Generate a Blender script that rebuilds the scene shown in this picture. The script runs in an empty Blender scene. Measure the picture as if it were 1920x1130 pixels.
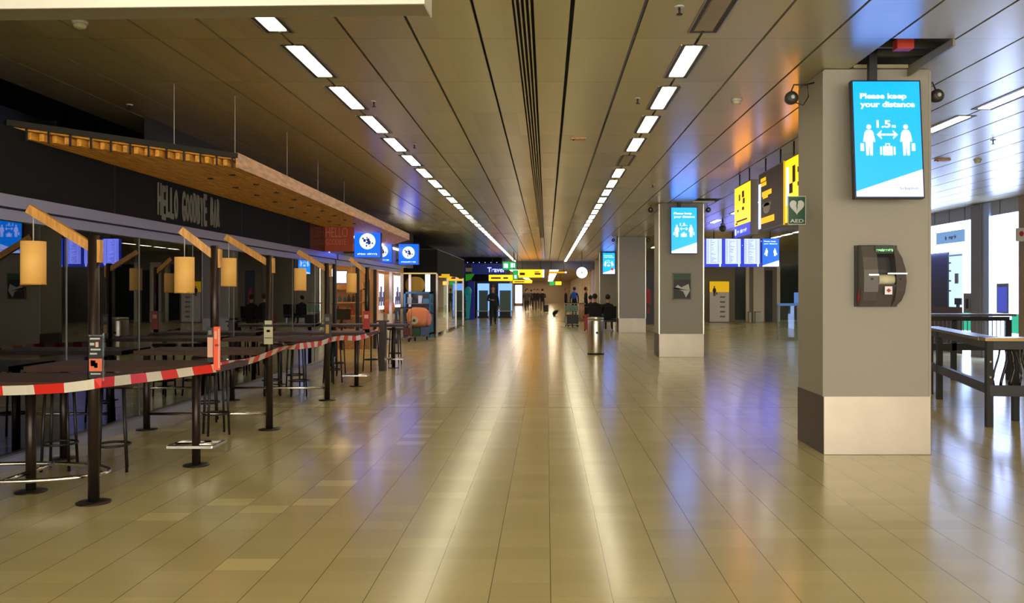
import bpy, bmesh, math, random
from mathutils import Vector, Matrix
random.seed(7)
PI = math.pi
S = bpy.context.scene
C = S.collection
# ------------------------------------------------------------------ camera, world, exposure
CAMH = 1.48; F = 1616.0; VX = 1025.0; VY = 548.0
cam = bpy.data.cameras.new('camera'); co = bpy.data.objects.new('camera', cam); C.objects.link(co)
co.location = (0, 0, CAMH); co.rotation_euler = (PI/2, 0, 0)
cam.sensor_width = 36; cam.lens = F*36/1920; cam.clip_end = 400; cam.clip_start = .05
cam.shift_x = -(VX-960)/1920; cam.shift_y = -(565-VY)/1920
S.camera = co
w = bpy.data.worlds.new('world'); S.world = w; w.use_nodes = True
w.node_tree.nodes['Background'].inputs[0].default_value = (.95, .89, .77, 1)
w.node_tree.nodes['Background'].inputs[1].default_value = 4.6
S.view_settings.view_transform = 'Standard'; S.view_settings.look = 'None'
S.view_settings.gamma = 1; S.view_settings.use_curve_mapping = False
EXPO = 1.0
S.view_settings.exposure = EXPO
LAMP = 7.5; SCREEN = 1.0; GATE = 5.5
ZC = 3.52                                   # ceiling height

def area(name, loc, rot, sx, sy, power, col):
    l = bpy.data.lights.new(name, 'AREA'); l.shape = 'RECTANGLE'; l.size = sx; l.size_y = sy; l.energy = power; l.color = col
    o = bpy.data.objects.new(name, l); C.objects.link(o); o.location = loc; o.rotation_euler = rot; return o

def px(x, Y): return (x-VX)*Y/F
def pz(y, Y): return CAMH+(VY-y)*Y/F
def cpos(x, y):                              # a point of the ceiling
    Y = (ZC-CAMH)*F/(VY-y); return ((x-VX)*Y/F, Y)
def fpos(x, y):
    Y = CAMH*F/(y-VY); return ((x-VX)*Y/F, Y)

# ------------------------------------------------------------------ materials
def lin(c): return tuple((v/255/12.92 if v/255 <= .04045 else ((v/255+.055)/1.055)**2.4) for v in c)
def mat(name, rgb, rough=.5, metal=0, emit=0, ecol=None, ior=None, noise=0, nscale=20, spec=None, raw=False):
    m = bpy.data.materials.new(name); m.use_nodes = True; nt = m.node_tree; b = nt.nodes['Principled BSDF']
    c = lin(rgb)
    b.inputs['Base Color'].default_value = (*c, 1); b.inputs['Roughness'].default_value = rough; b.inputs['Metallic'].default_value = metal
    if ior: b.inputs['IOR'].default_value = ior
    if spec is not None: b.inputs['Specular IOR Level'].default_value = spec
    if emit:
        b.inputs['Emission Color'].default_value = (*(lin(ecol) if ecol else c), 1); b.inputs['Emission Strength'].default_value = emit if raw else emit*2**-EXPO
    if noise:
        tc = nt.nodes.new('ShaderNodeTexCoord'); n = nt.nodes.new('ShaderNodeTexNoise'); n.inputs['Scale'].default_value = nscale; n.inputs['Detail'].default_value = 4
        r = nt.nodes.new('ShaderNodeMapRange'); r.inputs[3].default_value = 1-noise; r.inputs[4].default_value = 1+noise
        mx = nt.nodes.new('ShaderNodeVectorMath'); mx.operation = 'SCALE'; mx.inputs[0].default_value = c
        nt.links.new(tc.outputs['Object'], n.inputs['Vector']); nt.links.new(n.outputs[0], r.inputs[0])
        nt.links.new(r.outputs[0], mx.inputs['Scale']); nt.links.new(mx.outputs[0], b.inputs['Base Color'])
    return m
def M_(nt, op, a, b=None, c=None):
    n = nt.nodes.new('ShaderNodeMath'); n.operation = op
    for i, v in enumerate((a, b, c)):
        if v is None: continue
        if isinstance(v, (int, float)): n.inputs[i].default_value = v
        else: nt.links.new(v, n.inputs[i])
    return n.outputs[0]
def floor_mat():
    m = bpy.data.materials.new('floor_tiles'); m.use_nodes = True; nt = m.node_tree; b = nt.nodes['Principled BSDF']
    tc = nt.nodes.new('ShaderNodeTexCoord'); sp = nt.nodes.new('ShaderNodeSeparateXYZ'); nt.links.new(tc.outputs['Object'], sp.inputs[0])
    X, Y = sp.outputs[0], sp.outputs[1]
    u = M_(nt, 'DIVIDE', M_(nt, 'SUBTRACT', X, .0195), .2996); v = M_(nt, 'DIVIDE', Y, .1997)
    fu = M_(nt, 'FRACT', u); fv = M_(nt, 'FRACT', v)
    du = M_(nt, 'MULTIPLY', M_(nt, 'MINIMUM', fu, M_(nt, 'SUBTRACT', 1, fu)), .2996)
    dv = M_(nt, 'MULTIPLY', M_(nt, 'MINIMUM', fv, M_(nt, 'SUBTRACT', 1, fv)), .1997)
    lu = M_(nt, 'LESS_THAN', du, .0022)
    lv = M_(nt, 'LESS_THAN', dv, .0012)
    j = M_(nt, 'LESS_THAN', M_(nt, 'ABSOLUTE', M_(nt, 'SUBTRACT', M_(nt, 'FRACT', M_(nt, 'DIVIDE', M_(nt, 'SUBTRACT', Y, 5.18), 11.86)), .5)), .0011)
    cb = nt.nodes.new('ShaderNodeCombineXYZ'); nt.links.new(M_(nt, 'FLOOR', u), cb.inputs[0]); nt.links.new(M_(nt, 'FLOOR', v), cb.inputs[1])
    wn = nt.nodes.new('ShaderNodeTexWhiteNoise'); nt.links.new(cb.outputs[0], wn.inputs['Vector'])
    ns = nt.nodes.new('ShaderNodeTexNoise'); ns.inputs['Scale'].default_value = .45; ns.inputs['Detail'].default_value = 2; nt.links.new(tc.outputs['Object'], ns.inputs['Vector'])
    n2 = nt.nodes.new('ShaderNodeTexNoise'); n2.inputs['Scale'].default_value = 160; nt.links.new(tc.outputs['Object'], n2.inputs['Vector'])
    # odd replaced tiles, a little lighter
    odd = M_(nt, 'MULTIPLY', M_(nt, 'GREATER_THAN', wn.outputs[0], .965), M_(nt, 'LESS_THAN', X, -1.2))
    k = M_(nt, 'ADD', .90, M_(nt, 'MULTIPLY', wn.outputs[0], .10))
    k = M_(nt, 'ADD', k, M_(nt, 'MULTIPLY', ns.outputs[0], .06)); k = M_(nt, 'ADD', k, M_(nt, 'MULTIPLY', odd, .22))
    k = M_(nt, 'ADD', k, M_(nt, 'MULTIPLY', M_(nt, 'SUBTRACT', n2.outputs[0], .5), .10))
    k = M_(nt, 'MULTIPLY', k, M_(nt, 'SUBTRACT', 1, M_(nt, 'MULTIPLY', lv, .16)))
    k = M_(nt, 'MULTIPLY', k, M_(nt, 'SUBTRACT', 1, M_(nt, 'MULTIPLY', lu, .72)))
    k = M_(nt, 'MULTIPLY', k, M_(nt, 'SUBTRACT', 1, M_(nt, 'MULTIPLY', j, .45)))
    sc = nt.nodes.new('ShaderNodeVectorMath'); sc.operation = 'SCALE'; sc.inputs[0].default_value = lin((196, 183, 134)); nt.links.new(k, sc.inputs['Scale'])
    nt.links.new(sc.outputs[0], b.inputs['Base Color'])
    b.inputs['Roughness'].default_value = .19
    b.inputs['IOR'].default_value = 1.6
    return m
def ceil_mat():
    m = bpy.data.materials.new('ceiling_panels'); m.use_nodes = True; nt = m.node_tree; b = nt.nodes['Principled BSDF']
    tc = nt.nodes.new('ShaderNodeTexCoord'); sp = nt.nodes.new('ShaderNodeSeparateXYZ'); nt.links.new(tc.outputs['Object'], sp.inputs[0])
    X, Y = sp.outputs[0], sp.outputs[1]
    v = M_(nt, 'DIVIDE', M_(nt, 'SUBTRACT', Y, 6.93), 1.425); fv = M_(nt, 'FRACT', v)
    dv = M_(nt, 'MULTIPLY', M_(nt, 'MINIMUM', fv, M_(nt, 'SUBTRACT', 1, fv)), 1.425); lv = M_(nt, 'LESS_THAN', dv, .004)
    cb = nt.nodes.new('ShaderNodeCombineXYZ'); nt.links.new(M_(nt, 'FLOOR', M_(nt, 'DIVIDE', M_(nt, 'SUBTRACT', X, .184), .5185)), cb.inputs[0]); nt.links.new(M_(nt, 'FLOOR', v), cb.inputs[1])
    wn = nt.nodes.new('ShaderNodeTexWhiteNoise'); nt.links.new(cb.outputs[0], wn.inputs['Vector'])
    mp = nt.nodes.new('ShaderNodeMapping'); mp.inputs['Scale'].default_value = (2.5, 14, 1); nt.links.new(tc.outputs['Object'], mp.inputs[0])
    ns = nt.nodes.new('ShaderNodeTexNoise'); ns.inputs['Scale'].default_value = 2.0; ns.inputs['Detail'].default_value = 3; nt.links.new(mp.outputs[0], ns.inputs['Vector'])
    k = M_(nt, 'ADD', .84, M_(nt, 'MULTIPLY', wn.outputs[0], .14)); k = M_(nt, 'ADD', k, M_(nt, 'MULTIPLY', ns.outputs[0], .10))
    k = M_(nt, 'MULTIPLY', k, M_(nt, 'SUBTRACT', 1, M_(nt, 'MULTIPLY', lv, .35)))
    sc = nt.nodes.new('ShaderNodeVectorMath'); sc.operation = 'SCALE'; sc.inputs[0].default_value = lin((204, 195, 156)); nt.links.new(k, sc.inputs['Scale'])
    nt.links.new(sc.outputs[0], b.inputs['Base Color'])
    b.inputs['Metallic'].default_value = .4; b.inputs['Roughness'].default_value = .26
    return m
def wood_mat(name, rgb, scale=(2, 30, 30), rough=.45):
    m = bpy.data.materials.new(name); m.use_nodes = True; nt = m.node_tree; b = nt.nodes['Principled BSDF']
    tc = nt.nodes.new('ShaderNodeTexCoord'); mp = nt.nodes.new('ShaderNodeMapping'); mp.inputs['Scale'].default_value = scale; nt.links.new(tc.outputs['Object'], mp.inputs[0])
    ns = nt.nodes.new('ShaderNodeTexNoise'); ns.inputs['Scale'].default_value = 2; ns.inputs['Detail'].default_value = 5; nt.links.new(mp.outputs[0], ns.inputs['Vector'])
    r = nt.nodes.new('ShaderNodeValToRGB'); c = lin(rgb)
    r.color_ramp.elements[0].position = .3; r.color_ramp.elements[0].color = (*[x*.62 for x in c], 1)
    r.color_ramp.elements[1].position = .7; r.color_ramp.elements[1].color = (*[min(1, x*1.12) for x in c], 1)
    nt.links.new(ns.outputs[0], r.inputs[0]); nt.links.new(r.outputs[0], b.inputs['Base Color']); b.inputs['Roughness'].default_value = rough
    return m
def glass_mat(name, tint=(.75, .8, .78), ior=1.5, rough=.0, boost=0.0, mul=1.9):
    m = bpy.data.materials.new(name); m.use_nodes = True; nt = m.node_tree
    for n in list(nt.nodes): nt.nodes.remove(n)
    o = nt.nodes.new('ShaderNodeOutputMaterial'); t = nt.nodes.new('ShaderNodeBsdfTransparent'); t.inputs[0].default_value = (*tint, 1)
    g = nt.nodes.new('ShaderNodeBsdfGlossy'); g.inputs['Roughness'].default_value = rough; g.inputs[0].default_value = (.95, .97, 1, 1)
    f = nt.nodes.new('ShaderNodeFresnel'); f.inputs[0].default_value = ior; mx = nt.nodes.new('ShaderNodeMixShader')
    k = M_(nt, 'MINIMUM', M_(nt, 'ADD', M_(nt, 'MULTIPLY', f.outputs[0], mul), boost), 1)
    nt.links.new(k, mx.inputs[0]); nt.links.new(t.outputs[0], mx.inputs[1]); nt.links.new(g.outputs[0], mx.inputs[2]); nt.links.new(mx.outputs[0], o.inputs[0])
    return m
def brushed(name, rgb, rough=.35, metal=1):
    m = mat(name, rgb, rough, metal, noise=.12, nscale=3); return m

def glow(name, rgb):                          # display emission given as linear light, blue heavy like an LCD backlight
    m = mat(name, (0, 0, 0), .3); b = m.node_tree.nodes['Principled BSDF']; mx = max(rgb)
    b.inputs['Emission Color'].default_value = (*[v/mx for v in rgb], 1); b.inputs['Emission Strength'].default_value = mx*2**-EXPO; return m
FLOOR = floor_mat(); CEIL = ceil_mat()
PLENUM = mat('dark_void', (22, 23, 26), .8)
LAMPM = mat('lamp_diffuser', (255, 250, 235), .5, emit=LAMP, ecol=(255, 243, 208), raw=True)
LAMPOFF = mat('unlit_diffuser', (150, 140, 115), .4)
DARK = mat('black_metal', (20, 20, 21), .45)
BROWN = mat('dark_bronze_metal', (54, 44, 40), .38, .6)
TABLE = wood_mat('table_wood', (76, 48, 34), (2, 14, 14), .5)
SLAT = wood_mat('canopy_wood', (240, 172, 66), (14, 2, 14), .5)
BOARD = wood_mat('fascia_board_wood', (214, 164, 122), (14, 2, 14), .5)
LWOOD = wood_mat('pale_wood', (222, 160, 78), (20, 20, 3), .5)
SHADE = mat('lampshade_veneer', (214, 164, 88), .6, emit=.28, ecol=(225, 165, 80), noise=.05, nscale=30)
BLACKF = mat('charcoal_fascia', (24, 26, 28), .8, noise=.1, nscale=2, spec=.2)
LETTER = mat('sign_letter_metal', (118, 118, 104), .6)
STEEL = brushed('brushed_steel', (196, 190, 180), .3)
KICK = brushed('kick_plate_steel', (166, 156, 142), .42)
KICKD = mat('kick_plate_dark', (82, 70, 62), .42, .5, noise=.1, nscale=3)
PILLAR = mat('pillar_render', (156, 150, 138), .62, noise=.05, nscale=60)
SILL = mat('sill_aluminium', (170, 172, 176), .35, .5)
RAILW = mat('header_aluminium', (150, 146, 148), .35, .5)
CHROME = mat('chrome_rail', (215, 212, 205), .18, 1)
GLASS = glass_mat('shop_glass', (.42, .46, .44))
CLEAR = glass_mat('clear_glass', (.85, .93, .90), mul=.8)
RED = mat('tape_red', (226, 40, 28), .4); WHITE = mat('tape_white', (226, 218, 200), .4)
WMAT = mat('white_paint', (235, 235, 235), .5); CREAM = mat('cream_card', (205, 200, 165), .6)
BEAM = mat('bulkhead_paint', (142, 136, 112), .45)
BEAMW = mat('bulkhead_edge', (232, 228, 216), .4)
CYAN = glow('screen_cyan', (0, .62, 3.0))
SWHITE = glow('screen_white', (1.2, 1.5, 3.6))
SDARK = mat('screen_dark_text', (0, 0, 0), .3, emit=.5, ecol=(70, 80, 100))
SRED = mat('screen_red', (0, 0, 0), .3, emit=1.2, ecol=(210, 40, 40))
SBLUE = glow('screen_blue', (0, .17, 3.4))
SNAVY = glow('screen_navy', (.01, .03, .7))
SLAV = glow('screen_lavender', (.80, .94, 3.9))
YEL = glow('sign_yellow', (3.0, 1.02, 0))
YELD = mat('sign_yellow_dim', (225, 185, 0), .4, emit=.6, ecol=(240, 185, 0))
YTXT = mat('sign_black_text', (30, 26, 8), .5)
DSIGN = mat('sign_dark_grey', (62, 54, 50), .5, emit=.1, ecol=(92, 80, 70))
OTXT = mat('sign_amber_text', (40, 26, 0), .5, emit=1.6, ecol=(255, 168, 0))
NAVY = mat('navy_panel', (16, 34, 110), .4, emit=.25, ecol=(14, 40, 140))
GREEN = mat('exit_green', (0, 90, 40), .4, emit=1.1, ecol=(0, 170, 70))
AEDG = mat('aed_green', (10, 70, 42), .5); GREYH = mat('pale_grey', (196, 196, 190), .5)
RUST = mat('rust_red_panel', (140, 54, 26), .6, emit=.2, ecol=(130, 46, 16)); RUSTT = mat('rust_text', (176, 104, 76), .5, emit=.1, ecol=(176, 104, 76))
RUBBER = mat('rubber', (22, 22, 22), .7)
GREY = mat('mid_grey', (120, 118, 116), .5); DGREY = mat('dispenser_grey', (88, 82, 80), .4, .1)
DGREY2 = mat('dispenser_dark', (48, 46, 44), .5); REDM = mat('red_plastic', (170, 36, 34), .45)
WARMW = mat('warm_wall', (196, 150, 96), .6); WARML = mat('warm_light', (255, 230, 180), .5, emit=7, ecol=(255, 214, 150), raw=True)
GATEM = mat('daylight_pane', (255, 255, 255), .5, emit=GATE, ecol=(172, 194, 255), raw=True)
TEALM = mat('teal_panel', (40, 190, 150), .5, emit=.7, ecol=(60, 200, 160))
WALLT = mat('tan_wall', (132, 126, 112), .6, noise=.05, nscale=2); WALLG = mat('grey_wall', (118, 118, 112), .6)
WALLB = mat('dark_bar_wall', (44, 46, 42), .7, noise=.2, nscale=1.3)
DFLOOR = mat('dark_shop_floor', (60, 56, 46), .4)
SKIN = mat('skin', (205, 150, 125), .6); BLACKC = mat('black_cloth', (22, 23, 27), .85); NAVYC = mat('navy_cloth', (26, 32, 50), .85)
GREYC = mat('grey_cloth', (70, 70, 74), .85); HAIRR = mat('auburn_hair', (110, 56, 38), .7); HAIRD = mat('dark_hair', (28, 22, 18), .7)
BLUEC = mat('blue_cloth', (30, 90, 190), .8); ORANGEB = mat('salmon_fabric', (238, 150, 104), .7, noise=.08, nscale=8)
BLUEF = mat('blue_frame_paint', (30, 100, 140), .4); GOLD = mat('gold_panel', (150, 116, 30), .35, .4, emit=.15, ecol=(170, 130, 30))
GREENP = mat('green_panel', (40, 150, 30), .5, emit=.4, ecol=(40, 150, 20)); TEALC = mat('teal_print', (20, 140, 150), .5, emit=.25, ecol=(20, 140, 150))
BOOTHB = mat('booth_blue_light', (0, 0, 0), .4, emit=1.6, ecol=(120, 170, 250)); CLOCKM = mat('clock_face', (255, 255, 255), .5, emit=1.6, ecol=(255, 250, 238))
PURP = mat('purple_poster', (0, 0, 0), .4, emit=.8, ecol=(150, 130, 220)); PALEW = mat('pale_pilaster', (232, 220, 198), .6)
ORANGEP = mat('orange_card', (238, 92, 50), .5, emit=.15, ecol=(238, 80, 40)); PINKT = mat('pale_print', (236, 180, 160), .6)
REDLAMP = mat('red_box', (200, 60, 40), .5)

# ------------------------------------------------------------------ mesh helpers
def nb(): return bmesh.new()
def box(b, x0, x1, y0, y1, z0, z1, mi=0):
    v = [b.verts.new(p) for p in ((x0,y0,z0),(x1,y0,z0),(x1,y1,z0),(x0,y1,z0),(x0,y0,z1),(x1,y0,z1),(x1,y1,z1),(x0,y1,z1))]
    for f in ((0,3,2,1),(4,5,6,7),(0,1,5,4),(1,2,6,5),(2,3,7,6),(3,0,4,7)):
        b.faces.new([v[i] for i in f]).material_index = mi
    return b
def bx(*a, mi=0): return box(nb(), *a, mi=mi)
def cyl(b, x, y, z0, z1, r, r2=None, n=20):
    r2 = r if r2 is None else r2
    lo = [b.verts.new((x+r*math.cos(2*PI*i/n), y+r*math.sin(2*PI*i/n), z0)) for i in range(n)]
    hi = [b.verts.new((x+r2*math.cos(2*PI*i/n), y+r2*math.sin(2*PI*i/n), z1)) for i in range(n)]
    for i in range(n):
        f = b.faces.new((lo[i], lo[(i+1) % n], hi[(i+1) % n], hi[i])); f.smooth = True
    b.faces.new(lo[::-1]); b.faces.new(hi); return b
def lathe(b, x, y, prof, n=24):              # prof: (r, z) from bottom to top
    rings = [[b.verts.new((x+r*math.cos(2*PI*i/n), y+r*math.sin(2*PI*i/n), z)) for i in range(n)] for r, z in prof]
    for a, c in zip(rings, rings[1:]):
        for i in range(n):
            f = b.faces.new((a[i], a[(i+1) % n], c[(i+1) % n], c[i])); f.smooth = True
    b.faces.new(rings[0][::-1]); b.faces.new(rings[-1]); return b
def tube(b, pts, r, n=8, closed=False):
    pts = [Vector(p) for p in pts]; N = len(pts); rings = []
    for i, p in enumerate(pts):
        if closed: t = (pts[(i+1) % N]-pts[i-1]).normalized()
        else: t = (pts[min(i+1, N-1)]-pts[max(i-1, 0)]).normalized()
        u = t.cross(Vector((0, 0, 1)))
        if u.length < .05: u = t.cross(Vector((0, 1, 0)))
        u.normalize(); v = t.cross(u)
        rings.append([b.verts.new(p+r*(math.cos(2*PI*k/n)*u+math.sin(2*PI*k/n)*v)) for k in range(n)])
    prs = list(zip(rings, rings[1:]+rings[:1])) if closed else list(zip(rings, rings[1:]))
    for a, c in prs:
        for k in range(n):
            f = b.faces.new((a[k], a[(k+1) % n], c[(k+1) % n], c[k])); f.smooth = True
    if not closed: b.faces.new(rings[0][::-1]); b.faces.new(rings[-1])
    return b
def bar(b, p, q, wd, ht):                    # rectangular bar from p to q
    p, q = Vector(p), Vector(q); t = (q-p).normalized(); u = t.cross(Vector((0, 0, 1)))
    if u.length < .05: u = Vector((1, 0, 0))
    u.normalize(); v = u.cross(t).normalized()
    vs = [b.verts.new(c+sx*u*wd/2+sz*v*ht/2) for c in (p, q) for sx, sz in ((-1,-1),(1,-1),(1,1),(-1,1))]
    for f in ((0,1,2,3),(7,6,5,4),(0,4,5,1),(1,5,6,2),(2,6,7,3),(3,7,4,0)): b.faces.new([vs[i] for i in f])
    return b
def prism(b, poly, y0, y1, mi=0):            # polygon in x,z pushed along y
    a = [b.verts.new((x, y0, z)) for x, z in poly]; c = [b.verts.new((x, y1, z)) for x, z in poly]; n = len(poly)
    b.faces.new(a).material_index = mi; b.faces.new(c[::-1]).material_index = mi
    for i in range(n): b.faces.new((a[(i+1) % n], a[i], c[i], c[(i+1) % n])).material_index = mi
    return b
def sphere(b, x, y, z, r, sc=(1, 1, 1), n=12):
    m = Matrix.Translation((x, y, z)) @ Matrix.Diagonal((r*sc[0], r*sc[1], r*sc[2], 1))
    res = bmesh.ops.create_uvsphere(b, u_segments=n, v_segments=max(6, n*2//3), radius=1, matrix=m)
    for v in res['verts']:
        for f in v.link_faces: f.smooth = True
    return b
def root_of(o):
    while o.parent: o = o.parent
    return o
def obj(name, b, m, parent=None, fix=True, bevel=0):
    if bevel:
        bmesh.ops.bevel(b, geom=[e for e in b.edges if e.is_manifold and e.calc_face_angle(0) > .6], offset=bevel, segments=2, affect='EDGES', profile=.6)
    if fix: bmesh.ops.recalc_face_normals(b, faces=b.faces)
    if parent is not None:
        r = root_of(parent)
        if r.type == 'EMPTY': bmesh.ops.translate(b, verts=b.verts, vec=-Vector(r.location))
    me = bpy.data.meshes.new(name); b.to_mesh(me); b.free()
    for mm in (m if isinstance(m, (list, tuple)) else [m]): me.materials.append(mm)
    o = bpy.data.objects.new(name, me); C.objects.link(o)
    if parent is not None: o.parent = parent
    return o
def thing(name, label, cat, loc=(0, 0, 0), group=None):
    o = bpy.data.objects.new(name, None); C.objects.link(o); o.location = loc; o.empty_display_size = .1
    o['label'] = label; o['category'] = cat
    if group: o['group'] = group
    return o
def tag(o, label, cat, group=None, kind=None):
    o['label'] = label; o['category'] = cat
    if group: o['group'] = group
    if kind: o['kind'] = kind
    return o
def struct(name, b, m):
    o = obj(name, b, m); o['kind'] = 'structure'; return o
def dup(root, loc, label=None, group=None, rz=None):
    r = root.copy(); C.objects.link(r); r.location = loc
    if rz is not None: r.rotation_euler = (0, 0, rz)
    if label: r['label'] = label
    if group: r['group'] = group
    for ch in list(root.children):
        c = ch.copy(); C.objects.link(c); c.parent = r
        for g in list(ch.children):
            d = g.copy(); C.objects.link(d); d.parent = c
    return r
_fc = {}
def text(s, width, height, depth=.004, bold=0):
    """lettering as a bmesh in x (right), z (up), thickness along +y from 0; fitted to width x height, lower left at origin"""
    cu = bpy.data.curves.new('t', 'FONT'); cu.body = s; cu.size = 1; cu.extrude = .01; cu.offset = bold; cu.resolution_u = 3
    o = bpy.data.objects.new('t', cu); C.objects.link(o)
    dg = bpy.context.evaluated_depsgraph_get(); me = bpy.data.meshes.new_from_object(o.evaluated_get(dg))
    b = nb(); b.from_mesh(me)
    bpy.data.objects.remove(o); bpy.data.curves.remove(cu); bpy.data.meshes.remove(me)
    xs = [v.co.x for v in b.verts]; ys = [v.co.y for v in b.verts]; x0, x1, y0, y1 = min(xs), max(xs), min(ys), max(ys)
    for v in b.verts:
        x, y, z = v.co
        v.co = ((x-x0)/(x1-x0)*width, depth if z < 0 else 0, (y-y0)/(y1-y0)*height)
    return b
def place(b, M):
    bmesh.ops.transform(b, matrix=M, verts=b.verts); return b
def merge(a, b):
    me = bpy.data.meshes.new('m'); b.to_mesh(me); b.free(); a.from_mesh(me); bpy.data.meshes.remove(me); return a
def setmi(b, mi):
    for f in b.faces: f.material_index = mi
    return b
def blade(b, path, wd):
    pass
def marks(width, height, words, depth=.003):
    """a line of unreadable print: small letter-sized blocks in word groups, lower left at origin"""
    b = nb(); n = sum(words)+len(words)-1; st = width/n; i = 0; rnd = random.Random(n)
    for wn_ in words:
        for _ in range(wn_):
            h = height*rnd.choice((.7, .7, 1)); x = i*st
            box(b, x, x+st*.22, 0, depth, 0, h); box(b, x+st*.22, x+st*.8, 0, depth, height*rnd.choice((0, .25, .5)), height*.7); i += 1
        i += 1
    return b
FACE_PX = Matrix(((0, -1, 0, 0), (1, 0, 0, 0), (0, 0, 1, 0), (0, 0, 0, 1)))   # x -> +Y, faces +X
FACE_NX = Matrix(((0, 1, 0, 0), (-1, 0, 0, 0), (0, 0, 1, 0), (0, 0, 0, 1)))   # x -> -Y, faces -X

# ------------------------------------------------------------------ the shell
YB, YE = -8.0, 57.0
YF = 118.0
struct('floor', bx(-9.5, 16.5, YB, YF, -.1, 0), FLOOR)
MODY = 1.425
rs = [.184+.5185*k for k in range(0, 32)]
ls = [-.527-.5215*k for k in range(0, 10)]
ls = [v for v in ls if v > -5.4]
seams = sorted(ls)+[-.235, -.108]+rs
cb = nb(); GAP = .011; T = .03
HOLES = [(5, 6.93, 7.83), (6, 18.7, 19.5)]       # open bays above the screens (strip index from rs)
for i, (a, c) in enumerate(zip(seams, seams[1:])):
    if abs(a+.235) < 1e-6: continue
    if c > 15.9: break
    g = .016 if a in (rs[0],) or c in (rs[0],) else GAP
    y = YB
    cuts = []
    for hk, h0, h1 in HOLES:
        if abs(a-rs[hk]) < 1e-6: cuts.append((h0, h1))
    for h0, h1 in cuts: box(cb, a+g, c-g, y, h0, ZC, ZC+T); y = h1
    box(cb, a+g, c-g, y, YE, ZC, ZC+T)
# narrow slats of the long air grille
for k in range(4):
    xx = -.228+k*.0335; box(cb, xx, xx+.012, YB, 32.6, ZC-.004, ZC+.02)
box(cb, -.235, -.108, 32.6, YE, ZC, ZC+T)
struct('ceiling', cb, CEIL)
pl = nb(); box(pl, -9.5, 16.5, YB, YE, ZC+.45, ZC+.55)
struct('trim_1', pl, PLENUM)                                     # dark slab above the panels
# joists in the open bay
tb = nb()
for yy in (7.15, 7.45, 7.72): box(tb, 2.5, 3.6, yy, yy+.05, ZC+.08, ZC+.13)
struct('trim_2', tb, mat('plenum_rail', (88, 86, 82), .5, .4))

# ---- recessed lamps
def lamp_proto(mt, name, label):
    t = thing(name, label, 'ceiling lamp', (0, 0, ZC))
    b = nb(); box(b, -.105, -.075, 0, 1.05, ZC-.004, ZC+.05); box(b, .075, .105, 0, 1.05, ZC-.004, ZC+.05)
    box(b, -.105, .105, -.02, 0, ZC-.005, ZC+.05); box(b, -.105, .105, 1.05, 1.07, ZC-.005, ZC+.05)
    obj('housing', b, DARK, t)
    obj('trim_frame', merge(bx(-.118, -.105, -.02, 1.07, ZC-.007, ZC+.03), bx(.105, .118, -.02, 1.07, ZC-.007, ZC+.03)), RAILW, t)
    obj('diffuser', bx(-.066, .066, .03, 1.01, ZC-.006, ZC+.04), mt, t)
    return t
lp = lamp_proto(LAMPM, 'ceiling_lamp', 'lit white strip lamp recessed in the long left row of the ceiling')
first = True
def lamp(X, Y, lab, grp):
    global first
    if first: first = False; lp.location = (X, Y, ZC); lp['label'] = lab; lp['group'] = grp; return lp
    return dup(lp, (X, Y, ZC), lab, grp)
XL, XR = -2.092, 1.222
for k in range(-5, 35):
    Y = 7.12+MODY*k
    if Y+1.05 > YE: break
    lamp(XL, Y, 'lit white strip lamp in the long left ceiling row', 'strip lamps of the left ceiling row')
    if k not in (-1, 4): lamp(XR, Y, 'lit white strip lamp in the long right ceiling row', 'strip lamps of the right ceiling row')
off = lamp_proto(LAMPOFF, 'ceiling_lamp', 'unlit strip lamp at the very top of the photo, nearest of the right row')
off.location = (XR, 7.12-MODY, ZC)
dup(off, (XR, 7.12+4*MODY, ZC), 'dark unlit strip lamp in the gap of the lit right row')
for k in range(-4, 24):
    Y = 7.12+MODY*k
    if 8 < Y < 16 or k % 2 == 0: lamp(4.85, Y, 'lit strip lamp in the ceiling row beyond the big pillars', 'strip lamps of the row beyond the pillars')
    if Y > 26: lamp(8.48, Y, 'lit strip lamp in the far right ceiling row near the gates', 'strip lamps of the far right row')

# ---- small things on the ceiling
def detector(x, y, lab, grp, r=.06):
    X, Y = cpos(x, y); t = thing('smoke_detector', lab, 'smoke detector', (X, Y, ZC), grp)
    obj('base', lathe(nb(), X, Y, [(r*.9, ZC-.02), (r, ZC)]), GREYH, t); obj('dome', lathe(nb(), X, Y, [(r*.35, ZC-.055), (r*.7, ZC-.045), (r*.8, ZC-.02)]), CREAM, t)
detector(1381, 186, 'round white smoke detector before the amber glow on the ceiling', None)
detector(150, 40, 'white smoke detector by the bulkhead in the upper left corner', None)
detector(1833, 299, 'small round detector on the right ceiling beyond the pillar', None)
def sprinkler(x, y, lab, grp):
    X, Y = cpos(x, y); t = thing('sprinkler', lab, 'sprinkler', (X, Y, ZC), grp)
    obj('rosette', lathe(nb(), X, Y, [(.03, ZC-.008), (.035, ZC)]), GREYH, t)
    b = nb(); cyl(b, X, Y, ZC-.055, ZC-.008, .008); cyl(b, X, Y, ZC-.06, ZC-.055, .022); obj('head', b, DARK, t)
for (x, y, l) in ((1274, 12, 'dark sprinkler head at the top edge beside the unlit lamp'), (1196, 184, 'dark sprinkler head left of the second lit right-row lamp'),
                  (701, 190, 'sprinkler head right of the left lamp row, nearest one'), (777, 270, 'sprinkler head right of the left lamp row, second one'),
                  (1862, 262, 'sprinkler head in the ceiling right of the big pillar'), (1224, 345, 'sprinkler head in front of the second pillar'), (243, 196, 'sprinkler head above the wooden canopy')):
    sprinkler(x, y, l, None)
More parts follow.
